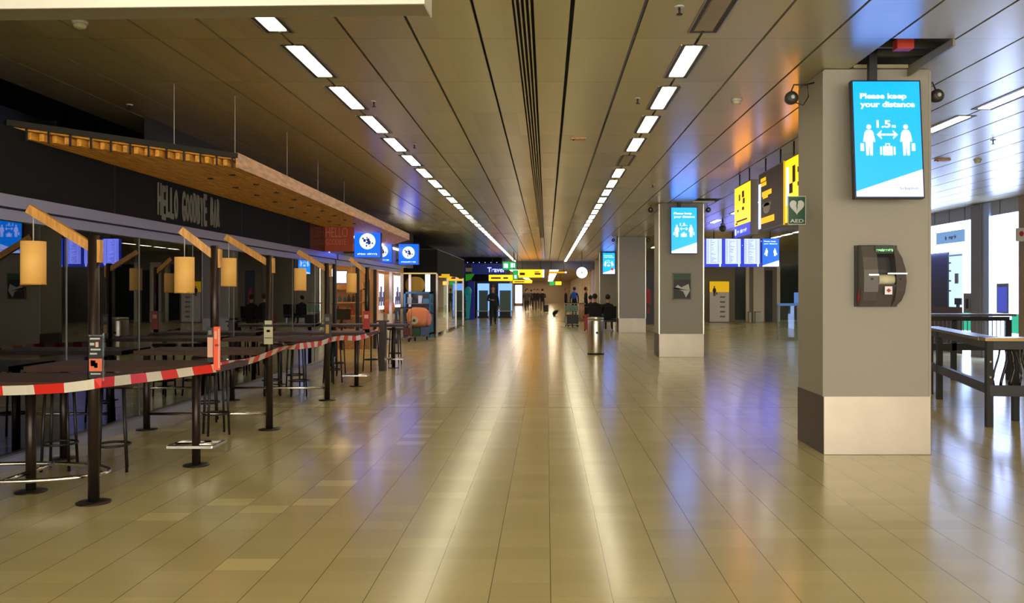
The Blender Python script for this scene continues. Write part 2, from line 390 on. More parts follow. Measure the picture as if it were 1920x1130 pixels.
def plate(x, y, lab):
    X, Y = cpos(x, y); t = thing('access_plate', lab, 'ceiling fitting', (X, Y, ZC))
    obj('cover', bx(X-.1, X+.1, Y-.06, Y+.06, ZC-.02, ZC), BOARD, t, bevel=.004); obj('lens', lathe(nb(), X-.07, Y, [(.012, ZC-.03), (.014, ZC-.02)]), DARK, t)
plate(1085, 259, 'small tan oblong fitting beside the central ceiling groove')
plate(1767, 299, 'small tan oblong fitting on the right ceiling by the lamps')
X, Y = cpos(1688, 76)
rb = thing('junction_box', 'red box inside the open ceiling bay above the big screen', 'junction box', (X, 7.2, ZC+.06))
obj('box', bx(3.0-.07, 3.0+.07, 7.2, 7.3, ZC+.0, ZC+.08), REDLAMP, rb, bevel=.005); obj('pipe', tube(nb(), [(3.0, 7.25, ZC+.08), (3.0, 7.25, ZC+.45)], .012), DARK, rb)
flap = thing('ceiling_flap', 'loose ceiling panel edge hanging beside the open bay at the big pillar', 'ceiling panel', (3.3, 7.4, ZC))
obj('panel', bar(nb(), (3.285, 6.95, ZC-.02), (3.285, 7.83, ZC-.05), .02, .06), BEAM, flap)

# ---- bulkhead top left
bh = thing('hanging_sign_box', 'pale suspended box with white edge at the upper left', 'sign box', (-2.9, 4.7, 3.0))
R = Matrix.Translation((-.64, 4.74, 0)) @ Matrix.Rotation(-.035, 4, 'Z') @ Matrix.Translation((.64, -4.74, 0))
obj('casing', place(bx(-5.2, -.64, 4.53, 4.74, 3.0, 3.4), R), BEAM, bh, bevel=.004)
obj('edge_strip', place(merge(bx(-5.2, -.632, 4.515, 4.53, 2.992, 3.4), bx(-.64, -.632, 4.53, 4.745, 2.992, 3.4)), R), BEAMW, bh)
for xx in (-1.2, -4.4): obj('hanger', cyl(nb(), xx, 4.66, 3.4, ZC, .012), GREY, bh)

# ------------------------------------------------------------------ pillars
def pillar(x0, x1, y0, y1, lab, n):
    t = thing('pillar', lab, 'pillar', ((x0+x1)/2, (y0+y1)/2, 0))
    obj('shaft', bx(x0, x1, y0, y1, 0, ZC-.005), PILLAR, t, bevel=.012)
    e = .006
    k = obj('kick_plate', bx(x0-.001, x1+e, y0-e, y0+.002, 0.004, .53), KICK, t); k['label'] = 'brushed steel front kick plate'
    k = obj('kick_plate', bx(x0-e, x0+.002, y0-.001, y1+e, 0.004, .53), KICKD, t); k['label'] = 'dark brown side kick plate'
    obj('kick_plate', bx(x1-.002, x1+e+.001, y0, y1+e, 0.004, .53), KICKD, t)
    for cx in (x0, x1): obj('corner_strip', bx(cx-.012, cx+.012, y0-.004, y0+.012, .53, ZC-.02), PILLAR if n == 0 else STEEL, t)
    return t
PY = [7.87, 19.72, 31.7, 43.6]
pillar(2.532, 3.497, PY[0], PY[0]+.80, 'nearest big square pillar carrying the large screen and grey dispenser', 0)
pillar(2.575, 3.59, PY[1], PY[1]+.9, 'second square pillar with screen and small framed poster', 1)
pillar(2.65, 3.64, PY[2], PY[2]+.9, 'third square pillar with bare front and no screen', 1)
pillar(2.68, 3.68, PY[3], PY[3]+.9, 'fourth pillar, farthest, behind the seated people', 1)

# ---- portrait screens
def man(b, x, z, h, side):                    # pictogram of a traveller
    s = h
    p = [(-.10, 0), (-.02, 0), (0, .40), (.02, 0), (.10, 0), (.115, .45), (.15, .42), (.19, .43), (.14, .72), (.08, .80), (-.08, .80), (-.14, .72), (-.19, .43), (-.15, .42), (-.115, .45)]
    prism(b, [(x+a*s, z+c*s) for a, c in p], -.002, 0, 0)
    prism(b, [(x+.075*s*math.cos(t*PI/8), z+.9*s+.078*s*math.sin(t*PI/8)) for t in range(16)], -.002, 0, 0)
    bxx = x+side*.22*s
    prism(b, [(bxx-.055*s, z+.14*s), (bxx+.055*s, z+.14*s), (bxx+.055*s, z+.38*s), (bxx-.055*s, z+.38*s)], -.002, 0, 0)
    return b
def screen(X, Yf, Zt, W, H, lab, tilt, logo='Schiphol', extra=False, zp=ZC):
    t = thing('display_screen', lab, 'screen', (X, Yf, Zt))
    D = .07
    TM = Matrix.Translation((X, Yf, Zt)) @ Matrix.Rotation(-tilt, 4, 'X')       # top leans towards the viewer
    def P(b): return place(b, TM)
    fr = .014
    c = nb(); box(c, -W/2-fr, W/2+fr, .002, D, -H-fr, fr)
    o = obj('casing', P(c), DARK, t, bevel=.004)
    obj('panel', P(bx(-W/2, W/2, -.002, .004, -H, 0)), CYAN, t)
    wb = nb(); prism(wb, [(-W/2, -H), (W/2, -H), (W/2, -H*.765), (-W/2, -H*.955)], -.004, -.002); obj('white_corner', P(wb), SWHITE, t)
    tb_ = merge(place(text('Please keep', W*.70, H*.062, .002, .035), Matrix.Translation((-W*.40, -.004, -H*.165))),
                place(text('your distance', W*.82, H*.066, .002, .035), Matrix.Translation((-W*.40, -.004, -H*.240))))
    tb_ = merge(tb_, place(text('1.5', W*.21, H*.066, .002, .03), Matrix.Translation((-W*.165, -.004, -H*.405))))
    tb_ = merge(tb_, place(text('m', W*.055, H*.025, .002, .02), Matrix.Translation((W*.065, -.004, -H*.405))))
    obj('lettering', P(tb_), SWHITE, t)
    pb = nb(); man(pb, -W*.285, -H*.645, H*.275, -1); man(pb, W*.27, -H*.645, H*.275, 1)
    zz = -H*.465; a0, a1 = -W*.15, W*.13; q = H*.008
    prism(pb, [(a0, zz-q), (a1, zz-q), (a1, zz+q), (a0, zz+q)], -.002, 0)
    for s_, ax in ((1, a0-.012), (-1, a1+.012)):
        for d in (1, -1):
            prism(pb, [(ax, zz), (ax+s_*.045*W/.6, zz+d*.042*W/.6), (ax+s_*.045*W/.6, zz+d*.024*W/.6+0), (ax+s_*.022, zz-d*.002)][::1 if s_*d > 0 else -1], -.002, 0)
    sx = -W*.01
    box(pb, sx-.072*W, sx+.072*W, -.002, 0, -H*.645, -H*.565); box(pb, sx-.115*W, sx-.088*W, -.002, 0, -H*.64, -H*.57); box(pb, sx+.088*W, sx+.115*W, -.002, 0, -H*.64, -H*.57)
    box(pb, sx-.035*W, sx-.02*W, -.002, 0, -H*.565, -H*.545); box(pb, sx+.02*W, sx+.035*W, -.002, 0, -H*.565, -H*.545); box(pb, sx-.035*W, sx+.035*W, -.002, 0, -H*.549, -H*.540)
    place(pb, Matrix.Translation((0, -.003, 0))); obj('pictogram', P(pb), SWHITE, t)
    obj('logo_text', P(place(text(logo, W*.27, H*.026, .002, 0), Matrix.Translation((W*.15, -.0065, -H*.945)))), SDARK, t)
    if extra: obj('red_mark', P(bx(W*.18, W*.38, -.006, -.003, -H*.83, -H*.72)), SRED, t)
    obj('drop_pole', bx(X-.17*W-.035, X-.17*W+.035, Yf+.03, Yf+.09, Zt-.03, zp), DARK, t)
    return t
sc1Y = 7.62
screen(px(1661, sc1Y), sc1Y, pz(153, sc1Y), .585, 1.03, 'large blue keep-your-distance screen hanging before the nearest pillar', .09, zp=ZC+.4)
s2 = 19.45
screen(px(1282.5, s2), s2, pz(389, s2), .575, 1.03, 'blue keep-your-distance screen hanging before the second pillar', .03)
s3 = 43.2
screen(px(1141.5, s3), s3, pz(474, s3), .60, 1.05, 'small blue keep-your-distance screen before the fourth pillar', .03, extra=True)

# ---- round loudspeakers at the pillar heads
def speaker(X, Y, Z, side, lab, grp=None):
    t = thing('loudspeaker', lab, 'loudspeaker', (X, Y, Z), grp)
    b = lathe(nb(), 0, 0, [(.028, -.01), (.05, 0), (.062, .02), (.062, .05), (.05, .10), (.03, .11)])
    place(b, Matrix.Translation((X, Y, Z)) @ Matrix.Rotation(-PI/2, 4, 'X')); obj('body', b, DGREY2, t)
    obj('cone', sphere(nb(), X, Y-.012, Z, .02), GREYH, t)
    ex = X-side*.0+side*.17
    obj('bracket', tube(nb(), [(X, Y+.06, Z+.055), (X+side*.03, Y+.06, Z+.13), (X+side*.14, Y+.06, Z+.13), (X+side*.22, Y+.06, Z+.15)], .008), DARK, t)
    obj('cable', tube(nb(), [(X+side*.16, Y+.07, Z+.14), (X+side*.17, Y+.07, Z+.02), (X+side*.12, Y+.07, Z-.06), (X+side*.05, Y+.09, Z-.03)], .005), DARK, t)
speaker(px(1486, 8.05), 8.05, pz(182, 8.05), 1, 'round black loudspeaker on the left of the nearest pillar')
speaker(px(1750, 8.05)+.05, 8.05, pz(178, 8.05), -1, 'round grey loudspeaker on the right of the nearest pillar')
speaker(px(1220, 20), 20, pz(393, 20), 1, 'round loudspeaker on the left of the second pillar')
speaker(px(1326, 20)+.03, 20, pz(393, 20), -1, 'round loudspeaker on the right of the second pillar')
speaker(px(1150, 32), 32, pz(450, 32), 1, 'round loudspeaker on the left of the third pillar')
speaker(px(1214, 32)+.03, 32, pz(450, 32), -1, 'round loudspeaker on the right of the third pillar')

# ---- grey stretcher/first aid dispenser on the nearest pillar
DX0, DX1 = px(1601, 7.87), px(1698, 7.72); DZ0, DZ1 = pz(575, 7.75), pz(459, 7.75); DW = DX1-DX0; DH = DZ1-DZ0; yb = PY[0]-.005
t = thing('emergency_dispenser', 'grey curved metal dispenser with green lettering mounted on the nearest pillar', 'dispenser', ((DX0+DX1)/2, yb, DZ0))
def sideprof(x0, x1, ins=0):
    # profile in y,z : bulging front
    pts = [(0, 0), (.07, .0), (.155, .10*DH), (.19, .24*DH), (.20, .42*DH), (.19, .60*DH), (.165, .80*DH), (.12, .97*DH), (.09, DH), (0, DH)]
    b = nb(); A = [b.verts.new((x0, yb-max(0, y-ins), DZ0+z)) for y, z in pts]; B = [b.verts.new((x1, yb-max(0, y-ins), DZ0+z)) for y, z in pts]; n = len(pts)
    b.faces.new(A); b.faces.new(B[::-1])
    for i in range(n): b.faces.new((A[(i+1) % n], A[i], B[i], B[(i+1) % n]))
    return b
xa, xb_ = DX0+.36*DW, DX0+.75*DW
obj('back_box', bx(DX0, DX1-.03, yb-.03, yb, DZ0, DZ1), DGREY2, t)
lb = sideprof(DX0+.02, xa); obj('left_shell', lb, DGREY, t)
rbm = sideprof(xb_, DX1)
for v in rbm.verts:                           # the right flank curves away towards top and bottom
    if v.co.x > DX1-.01:
        zz = (v.co.z-DZ0)/DH; v.co.x -= .075*(abs(zz-.45)/.55)**2.2; v.co.y += .03
obj('right_shell', rbm, DGREY, t)
mb = sideprof(xa, xb_)
obj('recess', sideprof(xa, xb_, .12), DGREY2, t); mb.free()
lowb = nb(); prism(lowb, [(xa, DZ0), (xb_, DZ0), (xb_, DZ0+.36*DH), (xa, DZ0+.36*DH)], yb-.193, yb-.03)
for v in lowb.verts:
    if v.co.y < yb-.1 and v.co.z < DZ0+.05: v.co.y = yb-.07
obj('front_cover', lowb, DGREY, t)
obj('top_cover', bx(xa, xb_, yb-.125, yb-.02, DZ0+.86*DH, DZ1-.002), DGREY2, t)
obj('roll', place(cyl(nb(), 0, 0, xa+.01, xb_-.01, .045), Matrix.Translation((0, yb-.15, DZ0+.44*DH)) @ Matrix.Rotation(PI/2, 4, 'Y')), CREAM, t)
obj('seam_strip', merge(bx(DX0+.06, xa, yb-.206, yb-.05, DZ0+.505*DH, DZ0+.525*DH), bx(xb_-.08, DX1-.01, yb-.206, yb-.05, DZ0+.525*DH, DZ0+.545*DH)), CHROME, t)
gl = obj('green_label', bx(DX0+.33*DW, DX0+.72*DW, yb-.150, yb-.10, DZ0+.885*DH, DZ0+.945*DH), AEDG, t)
obj('lettering', place(marks(.15, .026, (9,), .002), Matrix.Translation((DX0+.36*DW, yb-.153, DZ0+.893*DH))), mat('dispenser_lettering', (150, 240, 160), .5, emit=.5, ecol=(150, 240, 160)), gl)
st = obj('sticker', bx(DX0+.50*DW, DX0+.66*DW, yb-.197, yb-.19, DZ0+.20*DH, DZ0+.33*DH), WMAT, t)
sm = nb(); cx, cz = DX0+.58*DW, DZ0+.265*DH; prism(sm, [(cx+.022*math.cos(k*PI/4)*(1 if k % 2 == 0 else .7), cz+.02*math.sin(k*PI/4)*(1 if k % 2 == 0 else .7)) for k in range(8)], yb-.199, yb-.197); obj('red_emblem', sm, REDM, st)
rs_ = nb(); A = [(0, -.04, .03), (0, -.04, .10), (0, -.11, .17), (0, -.09, .06)]
vv = [rs_.verts.new((DX0+.018, yb+a[1], DZ0+a[2])) for a in A]; rs_.faces.new(vv); ex = bmesh.ops.extrude_face_region(rs_, geom=rs_.faces[:]); bmesh.ops.translate(rs_, vec=(-.003, 0, 0), verts=[g for g in ex['geom'] if isinstance(g, bmesh.types.BMVert)])
obj('red_side_mark', rs_, REDM, t)
for xx in (DX0+.22*DW, DX0+.86*DW):
    obj('rivet', place(cyl(nb(), 0, 0, 0, .012, .01, n=10), Matrix.Translation((xx, yb-.196, DZ0+.45*DH)) @ Matrix.Rotation(PI/2, 4, 'X')), DGREY2, t)

# ---- AED sign
ay = 8.25
ax0, ax1, az0, az1 = px(1477, ay), px(1511, ay), pz(421, ay), pz(367.5, ay)
t = thing('defibrillator_sign', 'green sign with white heart and AED letters projecting from the nearest pillar', 'sign', ((ax0+ax1)/2, ay, az0))
obj('panel', bx(ax0, ax1, ay, ay+.012, az0, az1), AEDG, t)
fr = nb(); e = .006
for a in ((ax0, ax1, az1-e, az1), (ax0, ax1, az0, az0+e), (ax0, ax0+e, az0, az1), (ax1-e, ax1, az0, az1)): box(fr, a[0], a[1], ay-.003, ay+.013, a[2], a[3])
obj('border', fr, GREYH, t)
hc = (ax0+ax1)/2; hz = az0+.64*(az1-az0); hs = .0044
hp = [(16*math.sin(a)**3, 13*math.cos(a)-5*math.cos(2*a)-2*math.cos(3*a)-math.cos(4*a)) for a in [2*PI*k/28 for k in range(28)]]
hb = nb(); prism(hb, [(hc+x*hs, hz+z*hs*1.1) for x, z in hp], ay-.004, ay); obj('heart', hb, GREYH, t)
bb = nb(); prism(bb, [(hc-.002, hz+.045), (hc+.012, hz+.04), (hc+.002, hz+.0), (hc+.008, hz), (hc-.002, hz-.05), (hc-.002, hz-.005), (hc-.008, hz-.004)], ay-.006, ay-.004); obj('bolt', bb, AEDG, t)
obj('lettering', place(text('AED', .13, .033, .003, .01), Matrix.Translation((hc-.065, ay-.003, az0+.02))), GREYH, t)
obj('bracket', bx(ax1-.005, 2.54, ay+.003, ay+.02, az0+.08, az0+.11), GREY, t)

# ---- framed poster on second pillar
t = thing('framed_poster', 'small framed poster with dark landscape print on the second pillar', 'poster', (px(1278, 19.7), 19.7, pz(562, 19.7)))
p0, p1, q0, q1 = px(1261, 19.7), px(1296, 19.7), pz(561.5, 19.7), pz(511.5, 19.7)
fr = nb()
for a in ((p0, p1, q1-.02, q1), (p0, p1, q0, q0+.02), (p0, p0+.02, q0, q1), (p1-.02, p1, q0, q1)): box(fr, a[0], a[1], 19.685, 19.715, a[2], a[3])
obj('frame', fr, GREY, t)
H_ = q1-q0; W_ = p1-p0
pb = nb(); box(pb, p0+.02, p1-.02, 19.70, 19.715, q0+.02, q1-.02, 0); box(pb, p0+.02, p1-.02, 19.697, 19.70, q1-.15, q1-.02, 1)
prism(pb, [(p0+.03, q0+.25), (p0+.12, q0+.34), (p0+.2, q0+.28), (p1-.06, q0+.36), (p1-.03, q0+.2), (p1-.12, q0+.05), (p1-.18, q0+.18), (p0+.06, q0+.28)], 19.694, 19.70, 2)
obj('print', pb, [DGREY2, mat('print_green', (70, 96, 80), .6), GREYH], t)

# ------------------------------------------------------------------ overhead yellow and dark signs at the right
def lines(b, X, y0, dirn, z, n, L, h, gap, seed=0):
    pass
SX = 3.30
def hang(t, X, Y, Z): obj('hanger', cyl(nb(), X+.04, Y, Z, ZC, .012, n=8), DARK, t)
def side_sign(Ya, Yb, Z0, Z1, face, lab, marks, mm, edge=True, bottom=None, name='direction_sign'):
    t = thing(name, lab, 'sign', (SX, (Ya+Yb)/2, Z0))
    obj('casing', bx(SX+.004, SX+.12, Ya, Yb, Z0, Z1), GREY, t)
    obj('face', bx(SX, SX+.004, Ya+.02, Yb-.02, Z0+(.02 if not bottom else bottom), Z1-.02), face, t)
    if bottom: obj('blue_strip', bx(SX, SX+.004, Ya+.02, Yb-.02, Z0+.01, Z0+bottom), SNAVY, t)
    b = nb()
    for (a, c, z0, z1) in marks:               # a,c: fractions read left to right, far end first
        box(b, SX-.004, SX, Yb+(Ya-Yb)*c, Yb+(Ya-Yb)*a, Z0+(Z1-Z0)*z0, Z0+(Z1-Z0)*z1)
    obj('lettering', b, mm, t)
    for q in (.2, .8): hang(t, SX, Ya+(Yb-Ya)*q, Z1-.02)
    return t
z0s, z1s = 2.42, 3.31
ys1 = side_sign(13.95, 15.15, z0s, z1s, YEL, 'yellow sign with blue lower strip, farthest of the hanging signs', [(.30, .38, .70, .82), (.5, .62, .74, .86), (.55, .66, .62, .72), (.2, .28, .50, .54), (.5, .62, .50, .56), (.15, .8, .30, .33), (.1, .2, .26, .29)], YTXT, bottom=.21)
obj('strip_lettering', merge(place(marks(.75, .07, (2, 6), .003), Matrix.Translation((SX-.001, 14.95, z0s+.07)) @ FACE_NX), bx(SX-.003, SX, 15.0, 15.1, z0s+.05, z0s+.16)), SLAV, ys1)
t = side_sign(12.02, 13.42, z0s, z1s, DSIGN, 'dark grey hanging sign with amber lines and round grey emblem', [(.1, .32, .84, .90), (.12, .34, .76, .82), (.16, .55, .58, .66), (.2, .4, .54, .58), (.12, .66, .12, .22)], OTXT)
obj('white_edge', bx(SX-.005, SX, 13.28, 13.40, z0s+.04, z1s-.16), SWHITE, t)
eb = nb(); em = [(0+.20*math.cos(k*PI/10), .085*math.sin(k*PI/10)) for k in range(20)]
obj('emblem', place(merge(prism(nb(), em, 0, .003), bx(-.24, .24, 0, .004, .03, .075)), Matrix.Translation((SX-.003, 12.93, z0s+.33)) @ FACE_NX), GREYH, t)
t = side_sign(10.4, 11.95, z0s, z1s, YEL, 'yellow hanging sign nearest the big pillar, partly hidden by it', [(.15, .25, .45, .60), (.25, .33, .6, .85), (.4, .8, .72, .80), (.4, .8, .52, .58)], YTXT)
obj('amber_end', bx(SX-.004, SX+.12, 11.95, 12.01, z0s, z1s), YELD, t)
obj('white_edge', bx(SX-.005, SX, 11.75, 11.85, z0s+.25, z1s-.12), SWHITE, t)

# ---- flight information displays
t_y = 29.0
x_edges = [(1322, 1356), (1357.5, 1391.5), (1393, 1427), (1429, 1461)]
for i, (a, c) in enumerate(x_edges):
    A, B_ = px(a, t_y), px(c, t_y); Z0, Z1 = pz(500, t_y), pz(447, t_y)
    lab = ['first from the left', 'second from the left', 'third from the left'][i] if i < 3 else ''
    if i < 3:
        t = thing('flight_display', 'pale flight information screen, %s in the hanging row' % lab, 'screen', ((A+B_)/2, t_y, Z0))
        obj('casing', bx(A, B_, t_y, t_y+.1, Z0, Z1), SNAVY, t)
        obj('panel', bx(A+.045, B_-.05, t_y-.006, t_y, Z0+.10, Z1-.01), SLAV, t)
        b = nb()
        for k in range(22):
            zz = Z1-.06-k*.037
            if zz < Z0+.12: break
            for (u0, u1) in ((.06, .13), (.17, .19+.2*random.random()), (.42, .47), (.5, .52)):
                if A+u1 < B_-.06: box(b, A+u0, A+u1, t_y-.008, t_y-.006, zz, zz+.012)
        obj('rows', b, mat('row_text_%d' % i, (0, 0, 0), .5, emit=.9, ecol=(110, 125, 205)), t)
        obj('white_mark', bx(B_-.13, B_-.08, t_y-.008, t_y, Z0+.01, Z0+.10), SWHITE, t)
    else:
        t = thing('flight_display', 'blue keep-your-distance screen at the right end of the hanging row', 'screen', ((A+B_)/2, t_y, Z0))
        obj('casing', bx(A, B_, t_y+.002, t_y+.1, Z0, Z1), DARK, t)
        obj('panel', bx(A+.01, B_-.01, t_y-.006, t_y+.002, Z0+.01, Z1-.01), SBLUE, t)
        wb = nb(); prism(wb, [(A+.01, Z0+.01), (B_-.01, Z0+.01), (B_-.01, Z0+.22), (A+.01, Z0+.04)], t_y-.010, t_y-.006); obj('white_corner', wb, SWHITE, t)
        pb = nb(); man(pb, 0, 0, .27, -1); man(pb, .28, 0, .27, 1); place(pb, Matrix.Translation(((A+B_)/2-.14, t_y-.008, Z0+.36))); obj('pictogram', pb, SWHITE, t)
        obj('lettering', merge(place(text('Please keep', .40, .06, .002, .02), Matrix.Translation((A+.06, t_y-.008, Z1-.13))), place(text('your distance', .45, .06, .002, .02), Matrix.Translation((A+.06, t_y-.008, Z1-.21)))), SWHITE, t)
    obj('drop_pole', cyl(nb(), (A+B_)/2, t_y+.06, Z1-.01, ZC, .018, n=8), DARK, t)
X = px(1355, 24)
t = thing('ceiling_camera', 'dark dome camera on a drop pole left of the yellow sign', 'camera', (X, 24, pz(432, 24)))
obj('pole', cyl(nb(), X, 24, pz(425, 24), ZC, .02), DARK, t); obj('dome', sphere(nb(), X, 24, pz(428, 24), .10), DGREY2, t); obj('collar', cyl(nb(), X, 24, pz(423, 24)-.02, pz(423, 24)+.06, .06), GREY, t)

# ------------------------------------------------------------------ left: bar front
GX = -4.52
BY0, BY1 = -2.0, 18.2
ZT = 2.08; ZFB = 2.29
t = thing('bar_glazing', 'long glass front of the closed bar behind the high tables', 'glass wall', (GX, 8, 0))
n = int((BY1-BY0)/1.55)+1; dy = (BY1-BY0)/n
for i in range(n):
    a, c = BY0+i*dy, BY0+(i+1)*dy
    obj('pane', bx(GX-.006, GX+.006, a+.006, c-.006, .12, ZT), GLASS, t)
    obj('joint', bx(GX-.012, GX+.012, a-.008, a+.008, .12, ZT), GREY, t)
obj('sill', bx(GX-.05, GX+.05, BY0, BY1, 0, .10), SILL, t); obj('sill_cap', bx(GX-.06, GX+.06, BY0, BY1, .10, .12), RAILW, t)
hb = nb(); box(hb, GX-.08, GX+.05, BY0, BY1, ZT, ZT+.09); box(hb, GX-.08, GX+.09, BY0, BY1, ZT+.105, ZFB-.002)
obj('header', hb, RAILW, t); obj('header_groove', bx(GX-.08, GX+.03, BY0, BY1, ZT+.09, ZT+.105), DARK, t)
ZFT = 2.86
t = thing('shop_fascia', 'black bar fascia with grey HELLO GOODBYE BAR lettering above the glass', 'fascia', (GX, 10, ZFB))
obj('panel', bx(GX-.12, GX+.06, BY0, 16.2, ZFB, ZFT), BLACKF, t)
jl = nb()
for yy in (6.1, 8.9, 12.6, 14.9): box(jl, GX+.058, GX+.0605, yy-.004, yy+.004, ZFB, ZFT)
obj('panel_joint', jl, DARK, t)
wds = [('H', 0, 0), ('E', -.05, .03), ('L', -.01, 0), ('L', -.02, 0), ('O', -.01, -.02), (' ', 0, 0), ('G', -.02, 0), ('O', -.01, -.03), ('O', -.02, -.02), ('D', -.01, 0), ('B', -.02, 0), ('Y', -.04, 0), ('E', -.03, .05), (' ', 0, 0), ('B', 0, 0), ('A', -.02, 0), ('R', 0, 0)]
Ly = 9.86; step = (11.74-9.86)/len(wds)
lb = None
for i, (ch, dz, dh) in enumerate(wds):
    if ch == ' ': continue
    b = place(text(ch, step*.78, .37+dh, .012, .02), Matrix.Translation((GX+.078, Ly+i*step, 2.37+dz+.0)) @ FACE_PX)
    lb = b if lb is None else merge(lb, b)
obj('lettering', lb, LETTER, t)
t = thing('brown_panel', 'glossy dark brown panel between black fascia and rust coloured sign', 'fascia', (GX, 16.8, ZFB))
obj('panel', bx(GX-.12, GX+.07, 16.2, 17.6, ZFB, ZFT), mat('gloss_brown', (44, 30, 30), .2, 0), t); obj('light_strip', bx(GX+.02, GX+.075, 17.6, 17.68, ZFB, ZFT-.02), SLAV, t)
t = thing('shop_fascia', 'light fascia above the warm lit shop behind the projecting signs', 'fascia', (GX, 22, ZFB))
obj('panel', bx(GX-.12, GX+.05, 17.7, 28.9, ZFB, ZFT), WALLG, t); obj('light_line', bx(GX+.05, GX+.06, 18.5, 28.6, ZFT-.12, ZFT-.07), LAMPM, t)

# bar room behind the glass
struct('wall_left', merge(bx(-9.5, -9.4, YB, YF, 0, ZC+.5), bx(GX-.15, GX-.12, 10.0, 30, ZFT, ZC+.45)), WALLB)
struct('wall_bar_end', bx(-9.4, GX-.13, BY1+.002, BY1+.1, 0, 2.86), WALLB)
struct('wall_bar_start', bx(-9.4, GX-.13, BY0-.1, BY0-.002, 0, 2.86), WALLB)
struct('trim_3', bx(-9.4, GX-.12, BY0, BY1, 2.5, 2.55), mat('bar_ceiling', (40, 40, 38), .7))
t = thing('bar_counter', 'dark bar counter standing inside the unlit bar', 'counter', (-7.4, 10, 0))
obj('body', bx(-7.7, -7.1, 6.5, 15, 0, 1.05), mat('counter_front', (72, 64, 52), .5, noise=.1), t); obj('worktop', bx(-7.75, -7.0, 6.4, 15.1, 1.05, 1.1), TABLE, t)
t = thing('back_shelf', 'dark shelf unit against the back wall of the bar', 'shelf', (-9.1, 10, 0))
b = nb()
for z in (.9, 1.3, 1.7, 2.1): box(b, -9.38, -9.05, 6.5, 15, z, z+.03)
for yy in (6.5, 9.3, 12.1, 14.97): box(b, -9.38, -9.05, yy, yy+.03, 0, 2.13)
obj('frame', b, DARK, t)
bottle = None
for k in range(36):
    Y = 6.8+k*.22; z = (.93, 1.33, 1.73)[k % 3]
    if abs((Y-6.5) % 2.8) < .06: Y += .08
    if bottle is None:
        bottle = thing('bottle', 'bottle on the dark shelf at the back of the bar', 'bottle', (-9.2, Y, z), 'bottles on the back shelf of the bar')
        obj('body', lathe(nb(), -9.2, Y, [(.035, z), (.037, z+.02), (.037, z+.16), (.014, z+.21), (.013, z+.27)], 10), mat('bottle_glass', (60, 80, 50), .15), bottle); obj('cap', cyl(nb(), -9.2, Y, z+.27, z+.29, .015, n=8), CREAM, bottle)
    else: dup(bottle, (-9.2, Y, z))
# interior chairs with cushions seen through the glass, and things on the wall
sofa = None
for (X, Y, l) in ((-5.9, 14.4, 'black padded chair inside the bar, nearest the glass'), (-6.3, 15.6, 'black padded chair inside the bar, beside the first one'), (-5.9, 16.8, 'black padded chair inside the bar by its end wall')):
    t = thing('lounge_chair', l, 'chair', (X, Y, 0))
    obj('seat', bx(X-.3, X+.3, Y-.3, Y+.3, .55, .7), BLACKC, t, bevel=.03); obj('backrest', bx(X-.3, X+.3, Y+.22, Y+.34, .7, 1.25), BLACKC, t, bevel=.03)
    for sx in (-.25, .25):
        for sy in (-.25, .25): obj('leg', cyl(nb(), X+sx, Y+sy, 0, .55, .02), DARK, t)
t = thing('wine_poster', 'dark red poster with wine glasses inside the bar end wall', 'poster', (-5.65, BY1-.02, .9))
obj('board', bx(-6.15, -5.35, BY1-.03, BY1-.005, .95, 2.0), mat('wine_red', (72, 20, 28), .4, emit=.25, ecol=(72, 14, 22)), t)
gb = nb()
for gx in (-5.98, -5.75, -5.52): merge(gb, lathe(nb(), gx, BY1-.05, [(.05, 1.1), (.008, 1.12), (.008, 1.35), (.07, 1.45), (.085, 1.6), (.06, 1.72)], 10))
obj('glasses_print', gb, mat('wine_pink', (170, 90, 90), .3, emit=.2, ecol=(170, 80, 80)), t)
t = thing('menu_board', 'black board with white drawings at the bar end wall', 'board', (-4.9, BY1-.02, 1))
obj('board', bx(-5.0, -4.62, BY1-.03, BY1-.005, 1.0, 2.05), DARK, t)
b = nb(); ring = [(-4.81, BY1-.04, 1.82), ]
merge(b, place(text('d P', .2, .16, .003), Matrix.Translation((-4.92, BY1-.035, 1.72)))); merge(b, place(text('t', .1, .2, .003), Matrix.Translation((-4.86, BY1-.035, 1.38)))); obj('drawing', b, GREYH, t)
t = thing('light_box', 'blue-white glowing light box at the end of the bar', 'light box', (-5.2, BY1-.04, 1.3))
obj('frame', bx(-5.3, -5.03, BY1-.07, BY1-.005, 1.28, 2.05), GREY, t); obj('panel', bx(-5.28, -5.05, BY1-.075, BY1-.07, 1.3, 2.03), mat('lightbox_blue', (0, 0, 0), .4, emit=.9, ecol=(150, 160, 250)), t)
struct('wall_bar_pier', bx(GX-.75, GX-.25, BY1-1.0, BY1-.6, 0, 2.5), mat('pier_beige', (150, 128, 96), .6))

